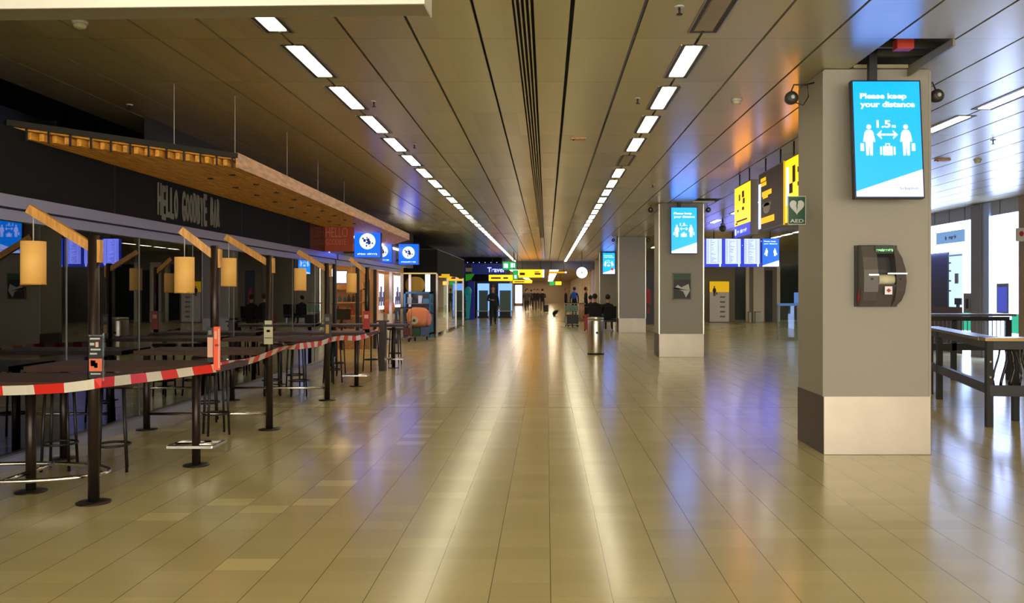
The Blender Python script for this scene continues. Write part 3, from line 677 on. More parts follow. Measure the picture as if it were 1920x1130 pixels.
# ---- suspended wooden canopy
A = (GX, 7.2); B = (-3.22, 8.96); D = (-3.42, 21.4); E = (GX, 24.6)
zb, zt = 2.80, 2.90
t = thing('slatted_canopy', 'suspended wooden slat canopy with dark front edge above the black fascia', 'canopy', ((A[0]+B[0])/2, 12, zb))
def edgeX(Y):                                 # outer limit of the canopy at depth Y
    if Y < B[1]: return A[0]+(B[0]-A[0])*(Y-A[1])/(B[1]-A[1])
    if Y < D[1]: return B[0]+(D[0]-B[0])*(Y-B[1])/(D[1]-B[1])
    return D[0]+(E[0]-D[0])*(Y-D[1])/(E[1]-D[1])
sl = nb(); Xs = GX+.08; k = 0
slat_x = [GX+.09+.062*i for i in range(22)]
for sxx in slat_x:                            # slats run along the corridor
    if sxx > -3.26: break
    ya = A[1]+(sxx-A[0])/(B[0]-A[0])*(B[1]-A[1])
    yend = E[1]+(sxx-E[0])/(D[0]-E[0])*(D[1]-E[1])
    if sxx > D[0]: yend = B[1]+(B[0]-sxx)/(B[0]-D[0])*(D[1]-B[1]); yend = max(yend, ya+.3)
    box(sl, sxx-.020, sxx+.020, ya+.05, yend-.03, zb-.012, zb+.05)
obj('slats', sl, SLAT, t)
obj('backing', prism(nb(), [(0, 0), (1, 0), (1, 1)], 0, 1), DARK, t).hide_render = False if False else False
bpy.data.objects.remove(bpy.data.objects['backing'])
bk = nb(); pts = [(A[0]+.02, A[1]+.08), (B[0]-.03, B[1]+.03), (D[0]-.03, D[1]-.05), (E[0]+.02, E[1]-.05)]
lo = [bk.verts.new((x, y, zb+.06)) for x, y in pts]; hi = [bk.verts.new((x, y, zb+.075)) for x, y in pts]
bk.faces.new(lo); bk.faces.new(hi[::-1])
for i in range(4): bk.faces.new((lo[i], lo[(i+1) % 4], hi[(i+1) % 4], hi[i]))
obj('backing_board', bk, SLAT, t)
for nme, p, q, m_, w0, hh in (('front_edge', A, B, DARK, .03, .05), ):
    obj(nme, bar(nb(), (p[0], p[1], zt), (q[0], q[1], zt), w0, hh), m_, t)
obj('side_board', bar(nb(), (B[0], B[1], (zb+zt)/2+.005), (D[0], D[1], (zb+zt)/2+.005), .025, .155), BOARD, t)
obj('end_board', bar(nb(), (D[0], D[1], (zb+zt)/2), (E[0], E[1], (zb+zt)/2), .025, .12), DARK, t)
for i in range(12):
    f = (i+.9)/12.2; X = A[0]+(B[0]-A[0])*f; Y = A[1]+(B[1]-A[1])*f
    obj('hook', bar(nb(), (X, Y, zt-.02), (X, Y, zb-.03), .012, .02), DARK, t)
for i in range(9):
    for j in range(2):
        X = -3.5-.36*j-.02*i; Y = 9.6+i*.85+j*.3
        if X > edgeX(Y)-.1: X = edgeX(Y)-.14
        obj('downlight', cyl(nb(), X, Y, zb-.02, zb+.02, .035, n=12), DARK, t)
for (x, Y) in ((334, 8.42), (448, 8.96), (531, 11.0), (590, 13.2), (640, 15.8)):
    X = min(edgeX(Y)-.02, px(x, Y)+.05)
    obj('wire', cyl(nb(), X, Y, zt, ZC, .004, n=6), GREYH, t)
    obj('wire_fixing', cyl(nb(), X, Y, zt, zt+.03, .014, n=8), GREYH, t)
# pipes and duct in the dark gap above the fascia
t = thing('ventilation_duct', 'dark ventilation duct in the gap above the bar fascia', 'duct', (-5.9, 8, 3.2))
obj('duct', bx(-6.4, -5.6, 2, 16, 3.0, 3.4), mat('duct_metal', (40, 44, 56), .4, .4), t)
for yy in (5, 7.5, 9.8, 12): obj('flange', bx(-6.43, -5.57, yy, yy+.05, 2.97, 3.43), DARK, t)

# ---- projecting signs
def box_sign(x0, x1, y0, y1, Y, lab, face, kind):
    A_, B_, Z0, Z1 = px(x0, Y), px(x1, Y), pz(y1, Y), pz(y0, Y)
    t = thing('projecting_sign', lab, 'sign', ((A_+B_)/2, Y, Z0)); W, H = B_-A_, Z1-Z0
    obj('casing', bx(A_, B_, Y+.003, Y+.14, Z0, Z1), DARK if kind else RUST, t)
    obj('face', bx(A_+.01, B_-.01, Y-.003, Y+.003, Z0+.01, Z1-.01), face, t)
    if kind:
        ci = nb(); r = W*.30; cx, cz = (A_+B_)/2, Z0+H*.58
        prism(ci, [(cx+r*math.cos(a*PI/16), cz+r*math.sin(a*PI/16)) for a in range(32)], Y-.006, Y-.003); c = obj('white_disc', ci, SWHITE, t)
        mk = nb(); random.seed(4)
        for (u, v, s) in ((-.55, .35, .13), (-.35, .1, .2), (-.05, .45, .1), (.1, .15, .22), (.2, -.15, .26), (.62, -.25, .12), (-.1, -.2, .12), (-.12, -.55, .12), (.3, -.6, .08), (-.1, .2, .08)):
            pts = [(cx+r*(u+s*math.cos(a*2*PI/5+u*9)), cz+r*(v+s*1.2*math.sin(a*2*PI/5+u*9))) for a in range(5)]
            prism(mk, pts, Y-.008, Y-.006)
        obj('pictogram', mk, SDARK, c)
        obj('lettering', place(marks(W*.74, H*.07, (5, 6) if kind == 1 else (12,), .002), Matrix.Translation((A_+W*.13, Y-.005, Z0+H*.10))), SWHITE, t)
    else:
        b = merge(place(text('HELLO', W*.72, H*.34, .003, .0), Matrix.Translation((A_+W*.12, Y-.006, Z0+H*.48))), place(text('GOODBYE', W*.66, H*.20, .003), Matrix.Translation((A_+W*.12, Y-.006, Z0+H*.22))))
        obj('lettering', b, RUSTT, t)
    obj('bracket', bx(GX, A_+.01, Y+.04, Y+.09, Z0+.1, Z0+.16), DARK, t)
box_sign(604, 661, 416, 471, 17.3, 'rust red projecting sign with faint HELLO lettering', RUST, 0)
box_sign(664, 714, 430, 483, 19.0, 'bright blue projecting sign with white disc, nearest of the blue ones', SBLUE, 1)
box_sign(697, 735, 455, 492, 23.5, 'blue projecting sign mostly hidden behind the nearest blue sign', SBLUE, 2)
box_sign(747, 785, 457, 496, 25.6, 'small blue projecting sign with white disc, farthest of the blue ones', SBLUE, 2)

# ------------------------------------------------------------------ lamp posts, tables, stools
TZ = .85
def lamp_post(X, Y, lab, arm, base=True, z0=0.0):
    t = thing('lamp_post', lab, 'lamp post', (X, Y, z0))
    if base: obj('base_plate', lathe(nb(), X, Y, [(.115, 0), (.115, .008), (.05, .014)], 28), BROWN, t)
    obj('pole', cyl(nb(), X, Y, z0, 1.88, .0375, n=24), BROWN, t)
    ax, az, dyy = arm                           # far end of the arm relative to pole
    e = Vector((X+ax, Y+dyy, 1.88+az)); s = Vector((X+.07, Y-.0, 1.73))
    s2 = Vector((X-.03, Y, 1.78))
    obj('arm', bar(nb(), tuple(e), (X, Y+.0, 1.79), .045, .062), LWOOD, t)
    obj('arm_stub', bx(X+.032, X+.056, Y-.02, Y+.02, 1.69, 1.85), LWOOD, t)
    obj('cord', tube(nb(), [(e.x+.03, e.y, e.z-.02), (e.x+.03, e.y, e.z-.24)], .004), GREYH, t)
    cx, cy, ct = e.x+.03, e.y, e.z-.23
    b = nb(); n_ = 24; r = .08
    lathe(b, cx, cy, [(r, ct-.305), (r, ct)], n_)
    sh = obj('lamp_shade', b, SHADE, t)
    b2 = nb(); lathe(b2, cx, cy, [(r+.002, ct-.306), (r+.002, ct-.298)], n_); obj('shade_rim', b2, LWOOD, sh)
    return t
lamp_post(-3.19, 6.07, 'bronze lamp post nearest the camera with wooden arm and hanging shade', (-.455, .19, 0))
lamp_post(-2.84, 7.38, 'bronze lamp post rising from the second table beside the orange card', (-.27, .13, -.05), False, TZ)
lamp_post(-2.995, 9.31, 'bronze lamp post of the third table with cream card on it', (-.47, .20, 0))
lamp_post(-3.015, 11.84, 'bronze lamp post of the fourth table with narrow framed card', (-.40, .16, 0))
lamp_post(-2.84, 13.65, 'bronze lamp post of the fifth table with red card', (-.27, .13, -.05), False, TZ)
def leg(t, X, Y, ztop=TZ-.05, r=.035):
    l = obj('leg', cyl(nb(), X, Y, .01, ztop, r, n=20), BROWN, t); obj('base_plate', lathe(nb(), X, Y, [(.11, 0), (.11, .008), (.045, .014)], 24), BROWN, l)
def table(X0, X1, Y0, Y1, lab, legs, rail):
    t = thing('high_table', lab, 'table', ((X0+X1)/2, (Y0+Y1)/2, 0))
    obj('tabletop', bx(X0, X1, Y0, Y1, TZ-.045, TZ), TABLE, t, bevel=.008)
    for (x, y) in legs: leg(t, x, y)
    if rail: 
        for pts, cl in rail:
            b = nb()
            if len(pts) == 4:
                for p, q in zip(pts, pts[1:]+pts[:1]): bar(b, p, q, .022, .022)
            else: tube(b, pts, .016, closed=cl)
            obj('foot_rail', b, CHROME, t)
    return t
ell = [(-3.95+.70*math.cos(a*PI/16), 6.38+.33*math.sin(a*PI/16), .15) for a in range(32)]
table(-4.45, -3.23, 6.05, 6.75, 'brown high table nearest the camera at the left edge', [(-3.83, 6.4)], [(ell, True), ([(-3.30, 6.38, .15), (-3.2, 6.1, .15)], False), ([(-3.83, 6.4, .15), (-3.83, 6.71, .15)], False), ([(-3.83, 6.4, .15), (-3.83, 6.05, .15)], False)])
sq = lambda x, y, z=.18, a=.185, c=.14: [(x-a, y-c, z), (x+a, y-c, z), (x+a, y+c, z), (x-a, y+c, z)]
def table2(Y, lab, far):
    x = -3.0
    table(-4.45, -2.78, Y-.05, Y+.65, lab, [(x, Y+.0), (-4.3, Y+.3)], [(sq(x, Y), True), ([(x-.185, Y, .18), (x+.185, Y, .18)], False)])
table2(7.38, 'brown high table second from the camera behind the orange card', False)
def table3(Y, lab):
    table(-4.45, -3.035, Y-.03, Y+.65, lab, [(-4.32, Y)], [([(-4.29, Y, .17), (-3.03, Y, .17)], False)])
table3(9.31, 'brown high table third from the camera with a straight foot rail')
table3(11.84, 'brown high table fourth from the camera with a straight foot rail')
table2(13.6, 'brown high table fifth from the camera beside the red card', True)
table2(16.9, 'brown high table farthest from the camera before the warm lit shop', True)

def stool(X, Y, lab, grp=None):
    t = thing('bar_stool', lab, 'stool', (X, Y, 0), grp)
    obj('seat', lathe(nb(), X, Y, [(.15, .70), (.17, .715), (.17, .735), (.155, .75)]), mat_stool, t)
    for k in range(4):
        a = PI/4+k*PI/2+.2; obj('leg', tube(nb(), [(X+.115*math.cos(a), Y+.115*math.sin(a), .70), (X+.15*math.cos(a), Y+.15*math.sin(a), .0)], .012), DARK, t)
    obj('foot_ring', tube(nb(), [(X+.135*math.cos(a*PI/10), Y+.135*math.sin(a*PI/10), .22) for a in range(20)], .010, closed=True), DARK, t)
    return t
mat_stool = wood_mat('stool_seat_wood', (70, 48, 38), (20, 20, 20), .4)
s0 = stool(-4.08, 7.22, 'dark bar stool under the second table near the glass, left one')
for (X, Y, l) in ((-3.60, 7.15, 'dark bar stool in front of the second table, right one'), (-3.9, 9.9, 'dark bar stool behind the third table near the glass'), (-3.45, 9.0, 'dark bar stool tucked at the front of the third table'),
                  (-3.95, 12.4, 'dark bar stool behind the fourth table near the glass'), (-3.55, 12.35, 'dark bar stool behind the fourth table near its post'), (-3.85, 13.2, 'dark bar stool at the fifth table near the glass'),
                  (-3.5, 14.1, 'dark bar stool behind the fifth table'), (-3.75, 15.4, 'dark bar stool standing between the fifth and last tables'), (-3.3, 16.2, 'dark bar stool in front of the last table'), (-3.15, 17.9, 'dark bar stool behind the last table')):
    dup(s0, (X, Y, 0), l, rz=random.random())
# bistro chairs/planters at the end of the tables
t = thing('waiter_station', 'dark cabinet post at the far end of the bar tables', 'cabinet', (-3.15, 16.1, 0))
obj('body', bx(px(712, 16.3), px(723, 16.3), 16.2, 16.4, 0, .92), BROWN, t, bevel=.01); obj('top', bx(px(706, 16.3), px(727, 16.3), 16.15, 16.45, .92, .95), TABLE, t)

# ---- cards on the posts
def card(X, Y, z0, z1, wd, base, bands, lab, name='menu_card', fr=None):
    t = thing(name, lab, 'card', (X, Y, z0))
    obj('backing', bx(X-wd/2, X+wd/2, Y-.004, Y+.004, z0, z1), base, t)
    if fr: obj('holder', merge(bx(X+wd/2, X+wd/2+.008, Y-.006, Y+.006, z0-.02, z1+.02), bx(X-wd/2, X+wd/2+.008, Y-.006, Y+.006, z1, z1+.01)), CLEAR if fr == 1 else BROWN, t)
    for (a, c, d, e, m_) in bands: obj('print', bx(X-wd/2+wd*a, X-wd/2+wd*c, Y-.007, Y-.004, z0+(z1-z0)*d, z0+(z1-z0)*e), m_, t)
    return t
y1 = 6.02
card(px(180, y1), y1, pz(708, y1), pz(630, y1), .098, DARK, [(.1, .8, .92, .96, GREYH), (.1, .4, .78, .84, GREYH), (.5, .7, .74, .86, PINKT), (.15, .85, .66, .70, GREYH), (.1, .6, .56, .60, GREYH), (.05, .95, .16, .46, mat('print_orange', (232, 120, 80), .5)), (.15, .5, .28, .42, mat('print_lime', (190, 200, 60), .5)), (.4, .65, .24, .36, DARK), (.15, .85, .08, .11, GREYH)], 'dark menu card with orange print on the nearest lamp post', fr=1)
y2 = 7.33
card(px(395, y2), y2, pz(679, y2), pz(614, y2), .055, DARK, [(.05, .9, .15, .72, PINKT), (.2, .7, .80, .92, GREY)], 'narrow black card left of the orange card on the second post')
card(px(407, y2-.03), y2-.03, pz(693, y2), pz(612, y2), .055, ORANGEP, [(.7, .95, .05, .95, PINKT), (.2, .8, .55, .60, REDM), (.15, .5, .72, .90, PINKT)], 'bright orange upright card at the second lamp post')
y3 = 9.26
card(px(503.5, y3), y3, pz(645, y3), pz(600, y3), .095, DARK, [(.1, .9, .82, .98, CREAM), (0, 1, 0, .72, CREAM), (.3, .7, .5, .6, GREY), (.1, .9, .25, .28, GREY)], 'cream menu card on the third lamp post')
y4 = 11.78
card(px(614, y4), y4, pz(636, y4), pz(590, y4), .085, DARK, [(.25, .75, .25, .6, mat('print_amber', (196, 150, 70), .5)), (.2, .8, .75, .9, GREY)], 'narrow framed card on the fourth lamp post', fr=2)
y5 = 13.6
card(px(687, y5), y5, pz(617, y5), pz(583, y5), .105, REDM, [(.2, .8, .6, .8, PINKT)], 'dark red card on the fifth lamp post')

# ---- barrier tape
keys = [(-4.05, 5.80, pz(735, 5.8)), (px(50, 5.95), 5.95, pz(731, 5.95)), (px(120, 5.98), 5.98, pz(727, 5.98)), (px(162, 6.02), 6.02, pz(722, 6.02)), (px(190, 6.03), 6.03, pz(717, 6.03)), (px(250, 6.4), 6.4, pz(710, 6.4)), (px(310, 6.8), 6.8, pz(703, 6.8)),
        (px(365, 7.15), 7.15, pz(695, 7.15)), (px(403, 7.32), 7.32, pz(690, 7.32)), (px(425, 7.6), 7.6, pz(684, 7.6)), (px(455, 8.2), 8.2, pz(680, 8.2)), (px(480, 8.75), 8.75, pz(673, 8.75)), (px(512, 9.26), 9.26, pz(660, 9.26)), (px(533, 9.7), 9.7, pz(652, 9.7)), (px(570, 10.6), 10.6, pz(648, 10.6)),
        (px(600, 11.5), 11.5, pz(644, 11.5)), (px(618, 11.79), 11.79, pz(637, 11.79)), (px(640, 12.4), 12.4, pz(633, 12.4)), (px(668, 13.1), 13.1, pz(634, 13.1)), (px(688, 13.55), 13.55, pz(629, 13.55)), (px(712, 14.6), 14.6, pz(618, 14.6))]
kv = [Vector(k) for k in keys]; L = [0]
for a, c in zip(kv, kv[1:]): L.append(L[-1]+(c-a).length)
def at_len(s):
    for i in range(len(L)-1):
        if s <= L[i+1]: return kv[i].lerp(kv[i+1], (s-L[i])/(L[i+1]-L[i]))
    return kv[-1]
b = nb(); ds = .0485; N = int(L[-1]/ds); prev = None
for i in range(N+1):
    p = at_len(i*ds); q = at_len(min(i*ds+ds, L[-1]-.001)); tt = (q-p); tt = tt.normalized() if tt.length > 1e-5 else Vector((0, 1, 0))
    tw = .35*math.sin(i*.09+1)+(1.1*math.exp(-((i*ds-4.9)/.5)**2)); up = Vector((0, 0, 1)); sd = tt.cross(up).normalized()
    hv = (up*math.cos(tw)+sd*math.sin(tw))*.036; slant = tt*.0
    cur = (b.verts.new(p-hv), b.verts.new(p+hv+slant), b.verts.new(p-hv+sd*.001), b.verts.new(p+hv+sd*.001))
    if prev:
        mi = 0 if (i//4) % 2 == 0 else 1
        for f in ((prev[0], cur[0], cur[1], prev[1]), (prev[3], cur[3], cur[2], prev[2]), (prev[1], cur[1], cur[3], prev[3]), (prev[2], cur[2], cur[0], prev[0])): b.faces.new(f).material_index = mi
    prev = cur
tag(obj('barrier_tape', b, [WHITE, RED]), 'red and white striped barrier tape strung along the lamp posts', 'barrier tape')

# ------------------------------------------------------------------ warm lit shop on the left, Y 18.4 .. 28.5
t = thing('shop_unit', 'warm lit shop interior behind the farthest bar tables', 'shop', (-6.2, 22.5, 0))
b = nb(); box(b, -8.3, -8.2, BY1+.14, 28.6, 0, 2.29); box(b, -8.2, -4.75, 28.5, 28.6, 0, 2.29); box(b, -8.2, GX-.05, 22.7, 22.8, 0, 2.29)
obj('walls', b, WARMW, t); obj('header', merge(bx(GX-.08, GX+.05, BY1+.14, 26.4, ZT, ZT+.09), bx(GX-.08, GX+.09, BY1+.14, 26.4, ZT+.105, ZFB-.002)), RAILW, t)
obj('ceiling_panel', bx(-8.2, GX-.13, BY1+.14, 28.5, 2.29, 2.34), mat('shop_ceiling', (220, 200, 170), .6), t)
for (x, y) in ((-5.3, 19.6), (-6.9, 19.6), (-5.3, 21.6), (-6.9, 21.6), (-5.3, 24), (-5.3, 26), (-6.9, 25), (-5.3, 27.6)):
    obj('downlight', bx(x-.25, x+.25, y-.25, y+.25, 2.27, 2.30), WARML, t)
for Y in (18.35, 20.6, 22.7, 25.0, 26.9, 28.5): obj('mullion', bx(GX-.04, GX+.04, Y-.04, Y+.04, 0, ZT), DARK if Y < 23 else STEEL, t)
SHC = [mat('product_%d' % i, c, .5) for i, c in enumerate(((180, 60, 40), (60, 60, 70), (210, 170, 60), (230, 220, 205), (60, 110, 150), (120, 60, 40)))]
def shelf(x0, x1, y, zs, lab, face='-Y'):
    t = thing('display_shelf', lab, 'shelf', ((x0+x1)/2, y, 0)); b = nb()
    for z in zs: box(b, x0, x1, y-.3, y, z, z+.03)
    for x in (x0, x1-.03): box(b, x, x+.03, y-.3, y, 0, zs[-1]+.2)
    obj('frame', b, WARMW, t); obj('back_panel', bx(x0, x1, y-.02, y, 0, zs[-1]+.2), BOARD, t)
    return t
def goods(x0, x1, y, zs, kind, lab, grp, h=(.14, .26), wd=.09):
    for z in zs:
        x = x0+.07
        while x < x1-.08:
            hh = random.uniform(*h); m_ = random.choice(SHC)
            if kind == 'bottle': o = obj('bottle', lathe(nb(), x, y-.15, [(.035, z+.03), (.037, z+.05), (.037, z+.03+hh*.6), (.014, z+.03+hh*.8), (.013, z+.03+hh)], 8), m_)
            else: o = obj('packet', bx(x-wd*.4, x+wd*.4, y-.2, y-.1, z+.03, z+.03+hh), m_)
            tag(o, lab, kind, grp); x += wd+random.uniform(.01, .06)
shelf(-6.2, -4.75, 22.65, (.5, .85, 1.2, 1.55), 'wooden shelves with dark bottles in the warm lit shop')
goods(-6.2, -4.75, 22.65, (.5, .85, 1.2), 'bottle', 'small bottle or jar on the wooden shelves of the warm shop', 'bottles on the warm shop shelves')
b = shelf(-6.2, -4.75, 28.4, (.4, .8, 1.2, 1.6), 'pale shelves with packets in the rear half of the warm shop')
goods(-6.2, -4.75, 28.4, (.4, .8, 1.2, 1.6), 'packet', 'coloured packet on the rear shelves of the warm shop', 'packets on the rear shop shelves', wd=.14)
t = thing('wall_screen', 'dark monitor standing in front of the wooden bottle shelves', 'screen', (-5.2, 22.2, .9)); obj('casing', bx(-5.5, -5.05, 22.15, 22.2, .78, 1.05), DARK, t); obj('stand', bx(-5.3, -5.25, 22.15, 22.2, .0, .78), DARK, t)
t = thing('light_box', 'white glowing panel hanging above the bottle shelves', 'light box', (-5.2, 22.0, 1.9)); obj('panel', bx(-5.4, -5.1, 21.98, 22.0, 1.72, 2.02), SWHITE, t); obj('frame', bx(-5.42, -5.08, 22.0, 22.03, 1.70, 2.04), DARK, t)
t = thing('banner', 'peach coloured tall banner with red print at the shop front', 'banner', (-4.62, 23.9, .5)); obj('cloth', bx(-4.75, -4.60, 23.6, 23.62, .55, 2.0), mat('peach_print', (240, 176, 140), .6, emit=.3, ecol=(240, 170, 120)), t); obj('print', bx(-4.73, -4.68, 23.59, 23.6, 1.3, 1.9), REDM, t); obj('base', bx(-4.78, -4.57, 23.5, 23.7, 0, .55), WMAT, t)
for (ya, yb2, za, zb2, l) in ((23.9, 24.9, .3, 2.0, 'pale lit showcase panel in the shop front, nearer one'), (26.6, 28.2, .3, 2.0, 'pale lit showcase panel in the shop front, farther one')):
    t = thing('showcase', l, 'showcase', (-4.7, ya, za)); obj('glow_panel', bx(-4.72, -4.70, ya, yb2, 1.0, zb2), glow('showcase_glow', (2.2, 2.0, 2.8)), t); obj('cabinet', bx(-5.0, -4.72, ya, yb2, 0, zb2+.03), STEEL, t)
    b = nb()
    for k in range(5): box(b, -4.70, -4.66, ya+.1+k*.17, ya+.18+k*.17, 1.1+.12*(k % 2), 1.35+.15*(k % 3))
    obj('goods_display', b, mat('goods_grey', (90, 90, 110), .5), t)
# ceramic pots / orange paper lantern at the shop
t = thing('paper_lantern', 'round orange lantern object standing at the shop window', 'lantern', (px(731, 25.5), 25.4, .85)); obj('globe', sphere(nb(), px(731, 25.5), 25.4, 1.06, .20, (.85, .85, 1.15)), ORANGEB, t); obj('plinth', bx(px(722, 25.5), px(740, 25.5), 25.25, 25.55, 0, .85), STEEL, t)

# ---- second shop block
t = thing('shop_unit', 'black-fronted shop block with glass display side beyond the blue signs', 'shop', (-5.6, 37, 0))
obj('fascia', merge(bx(-6.4, -3.68, 29.0, 29.25, 2.12, 2.92), bx(-3.9, -3.68, 29.25, 38.6, 2.12, 2.92)), mat('shop_black', (16, 17, 19), .8, spec=.15), t)
obj('fascia_light', bx(-6.0, -3.7, 28.96, 29.0, 2.10, 2.14), mat('fascia_glow', (0, 0, 0), .5, emit=1.1, ecol=(220, 190, 110)), t)
obj('walls', merge(bx(-6.4, -6.3, 29.1, 38.6, 0, 2.9), bx(-6.3, -3.78, 38.5, 38.6, 0, 2.9)), mat('shop_wall_grey', (150, 146, 130), .6), t)
obj('ceiling_panel', bx(-6.4, -3.7, 29.1, 38.6, 2.9, 2.95), DARK, t)
obj('gold_panel', lathe(place(nb(), Matrix()), 0, 0, [(.3, 0), (.3, .1)]), GOLD, t)
bpy.data.objects.remove(bpy.data.objects['gold_panel'])
gp = nb(); cx, cz = px(778, 29.3), pz(534, 29.3); prism(gp, [(cx+.33*math.cos(a*PI/12)*(abs(math.cos(a*PI/12))**-.3 if abs(math.cos(a*PI/12)) > .1 else 1), cz+.28*math.sin(a*PI/12)) for a in range(24)], 29.3, 29.34); obj('gold_panel', gp, GOLD, t)
obj('back_panel', bx(-6.3, -3.75, 30.6, 30.66, 0, 2.12), mat('shop_dark_wood', (74, 54, 44), .5), t)
obj('light_column', bx(px(797, 29.3), px(806, 29.3), 29.3, 29.4, 1.3, 2.1), mat('column_glow', (0, 0, 0), .5, emit=1.3, ecol=(225, 235, 235)), t)
for k in range(4):
    Y = 29.3+k*3.05; obj('mullion', bx(-3.76, -3.70, Y-.04, Y+.04, 0, 2.12), STEEL, t)
    if k < 3: obj('pane', bx(-3.735, -3.725, Y+.04, Y+3.01, .1, 2.1), CLEAR, t)
for k in range(4): obj('strip_light', bx(-4.5, -4.4, 31.4+k*2.1, 31.55+k*2.1, .3, 2.0), mat('case_glow_%d' % k, (0, 0, 0), .5, emit=1.0+.4*(k % 2), ecol=(235, 228, 190)), t)
t = thing('yellow_sign', 'small yellow sign on the corner of the black-fronted shop', 'sign', (px(827, 30), 29.9, pz(521, 30))); obj('panel', bx(-3.66, -3.38, 30.0, 30.05, 1.99, 2.12), YELD, t); obj('bracket', bx(-3.74, -3.6, 30.01, 30.04, 2.05, 2.13), DARK, t)

# blue framed display rack
rx0, rx1, ry = px(757, 28.2), px(808, 28.2), 28.2
t = thing('display_rack', 'blue framed display rack with goods behind the loaded trolley', 'rack', ((rx0+rx1)/2, ry, 0))
fr = nb()
for x in (rx0, rx1-.06): box(fr, x, x+.06, ry, ry+.06, 0, 1.50); box(fr, x, x+.06, ry+.5, ry+.56, 0, 1.50)
for z in (.1, .75, 1.44): box(fr, rx0, rx1, ry, ry+.06, z, z+.06); box(fr, rx0, rx1, ry+.5, ry+.56, z, z+.06)
obj('frame', fr, BLUEF, t); obj('shelf', bx(rx0, rx1, ry+.02, ry+.54, .75, .78), GREY, t); obj('shelf', bx(rx0, rx1, ry+.02, ry+.54, 1.1, 1.12), GREY, t); obj('back_panel', bx(rx0+.06, rx1-.06, ry+.5, ry+.52, .1, 1.44), DGREY, t)
for (a, z, m_, w0, h0) in ((.1, 1.12, GREYH, .14, .2), (.28, 1.12, DARK, .18, .12), (.5, 1.12, WMAT, .12, .26), (.66, 1.12, mat('pack_blue', (90, 130, 160), .5), .2, .16), (.1, .78, DARK, .2, .22), (.4, .78, GREYH, .16, .18), (.62, .78, NAVYC, .22, .2)):
    o = obj('carton', bx(rx0+a*.9, rx0+a*.9+w0, ry+.15, ry+.4, z, z+h0), m_, bevel=.006); tag(o, 'boxed goods on the blue framed rack', 'box', 'goods on the blue framed rack')

# luggage trolley with big salmon bag
def trolley(X, Y, lab, mt=GREY, sign=None):
    t = thing('luggage_trolley', lab, 'trolley', (X, Y, 0))
    b = nb(); 
    tube(b, [(X-.3, Y+.5, .16), (X-.28, Y-.35, .12), (X+.28, Y-.35, .12), (X+.3, Y+.5, .16)], .018); tube(b, [(X-.1, Y+.5, .15), (X-.1, Y-.35, .12)], .012); tube(b, [(X+.1, Y+.5, .15), (X+.1, Y-.35, .12)], .012)
    obj('platform', b, mt, t)
    b = nb(); tube(b, [(X-.3, Y+.5, .16), (X-.3, Y+.58, .75), (X-.3, Y+.66, 1.0), (X+.3, Y+.66, 1.0), (X+.3, Y+.58, .75), (X+.3, Y+.5, .16)], .018); tube(b, [(X-.3, Y+.56, .6), (X+.3, Y+.56, .6)], .012); obj('back_frame', b, mt, t)
    obj('handle', place(cyl(nb(), 0, 0, -.3, .3, .026, n=12), Matrix.Translation((X, Y+.67, 1.01)) @ Matrix.Rotation(PI/2, 4, 'Y')), RUBBER, t)
    b = nb(); box(b, X-.27, X+.27, Y+.45, Y+.47, .66, .92); obj('basket', b, CLEAR if not sign else sign, t)
    for (wx, wy) in ((-.26, .45), (.26, .45), (0, -.32)):
        obj('wheel', place(cyl(nb(), 0, 0, -.02, .02, .075, n=14), Matrix.Translation((X+wx, Y+wy, .075)) @ Matrix.Rotation(PI/2, 4, 'Y')), RUBBER, t)
    return t
tx, ty = px(783, 26.7), 26.7
trolley(tx, ty-.2, 'luggage trolley loaded with a salmon bag before the blue rack')
b = bx(tx-.34, tx+.36, ty-.18, ty+.22, .42, 1.02); bmesh.ops.subdivide_edges(b, edges=b.edges[:], cuts=5, use_grid_fill=True)
for v in b.verts:
    q = Vector(((v.co.x-tx-.01)/.36, (v.co.y-ty-.02)/.2, (v.co.z-.72)/.3)); l_ = (abs(q.x)**3+abs(q.y)**3+abs(q.z)**3)**(1/3)
    q = q/max(l_, .01)*max(abs(q.x), abs(q.y), abs(q.z)); v.co = (tx+.01+q.x*.36+.012*math.sin(v.co.z*22), ty+.02+q.y*.2, .72+q.z*.3)
for f in b.faces: f.smooth = True
bg = thing('duffel_bag', 'big salmon coloured bag lying on the trolley', 'bag', (tx, ty, .4)); obj('body', b, ORANGEB, bg); obj('emblem', place(lathe(nb(), 0, 0, [(.13, 0), (.12, .025)]), Matrix.Translation((tx-.08, ty-.16, .62)) @ Matrix.Rotation(PI/2, 4, 'X')), CREAM, bg); obj('button', sphere(nb(), tx-.08, ty-.19, .62, .045, n=10), GREYC, bg); obj('side_pocket', sphere(nb(), tx+.33, ty, .66, .16, (.7, .9, 1.3), 14), mat('pink_fabric', (222, 140, 130), .7), bg)
for (dx, w0, h0, z, m_, l) in ((-.22, .26, .22, .17, mat('bag_maroon', (120, 60, 56), .7), 'dusty maroon bag on the left of the trolley platform'), (.02, .2, .2, .17, mat('bag_green', (36, 90, 56), .7), 'green bag in the middle of the trolley platform'), (.25, .22, .24, .17, mat('bag_blue', (80, 96, 140), .7), 'grey-blue bag on the right of the trolley platform')):
    o = obj('travel_bag', bx(tx+dx-w0/2, tx+dx+w0/2, ty-.35, ty-.05, z, z+h0), m_, bevel=.04); tag(o, l, 'bag')
# stool-like folding cart to the left of it
for k, (x, Y) in enumerate(((746, 25.3), (840, 42.5), (862, 45))): trolley(px(x, Y), Y, ['empty luggage trolley left of the loaded one', 'empty luggage trolley by the glass display side, nearer one', 'empty luggage trolley by the glass display side, farther one'][k])

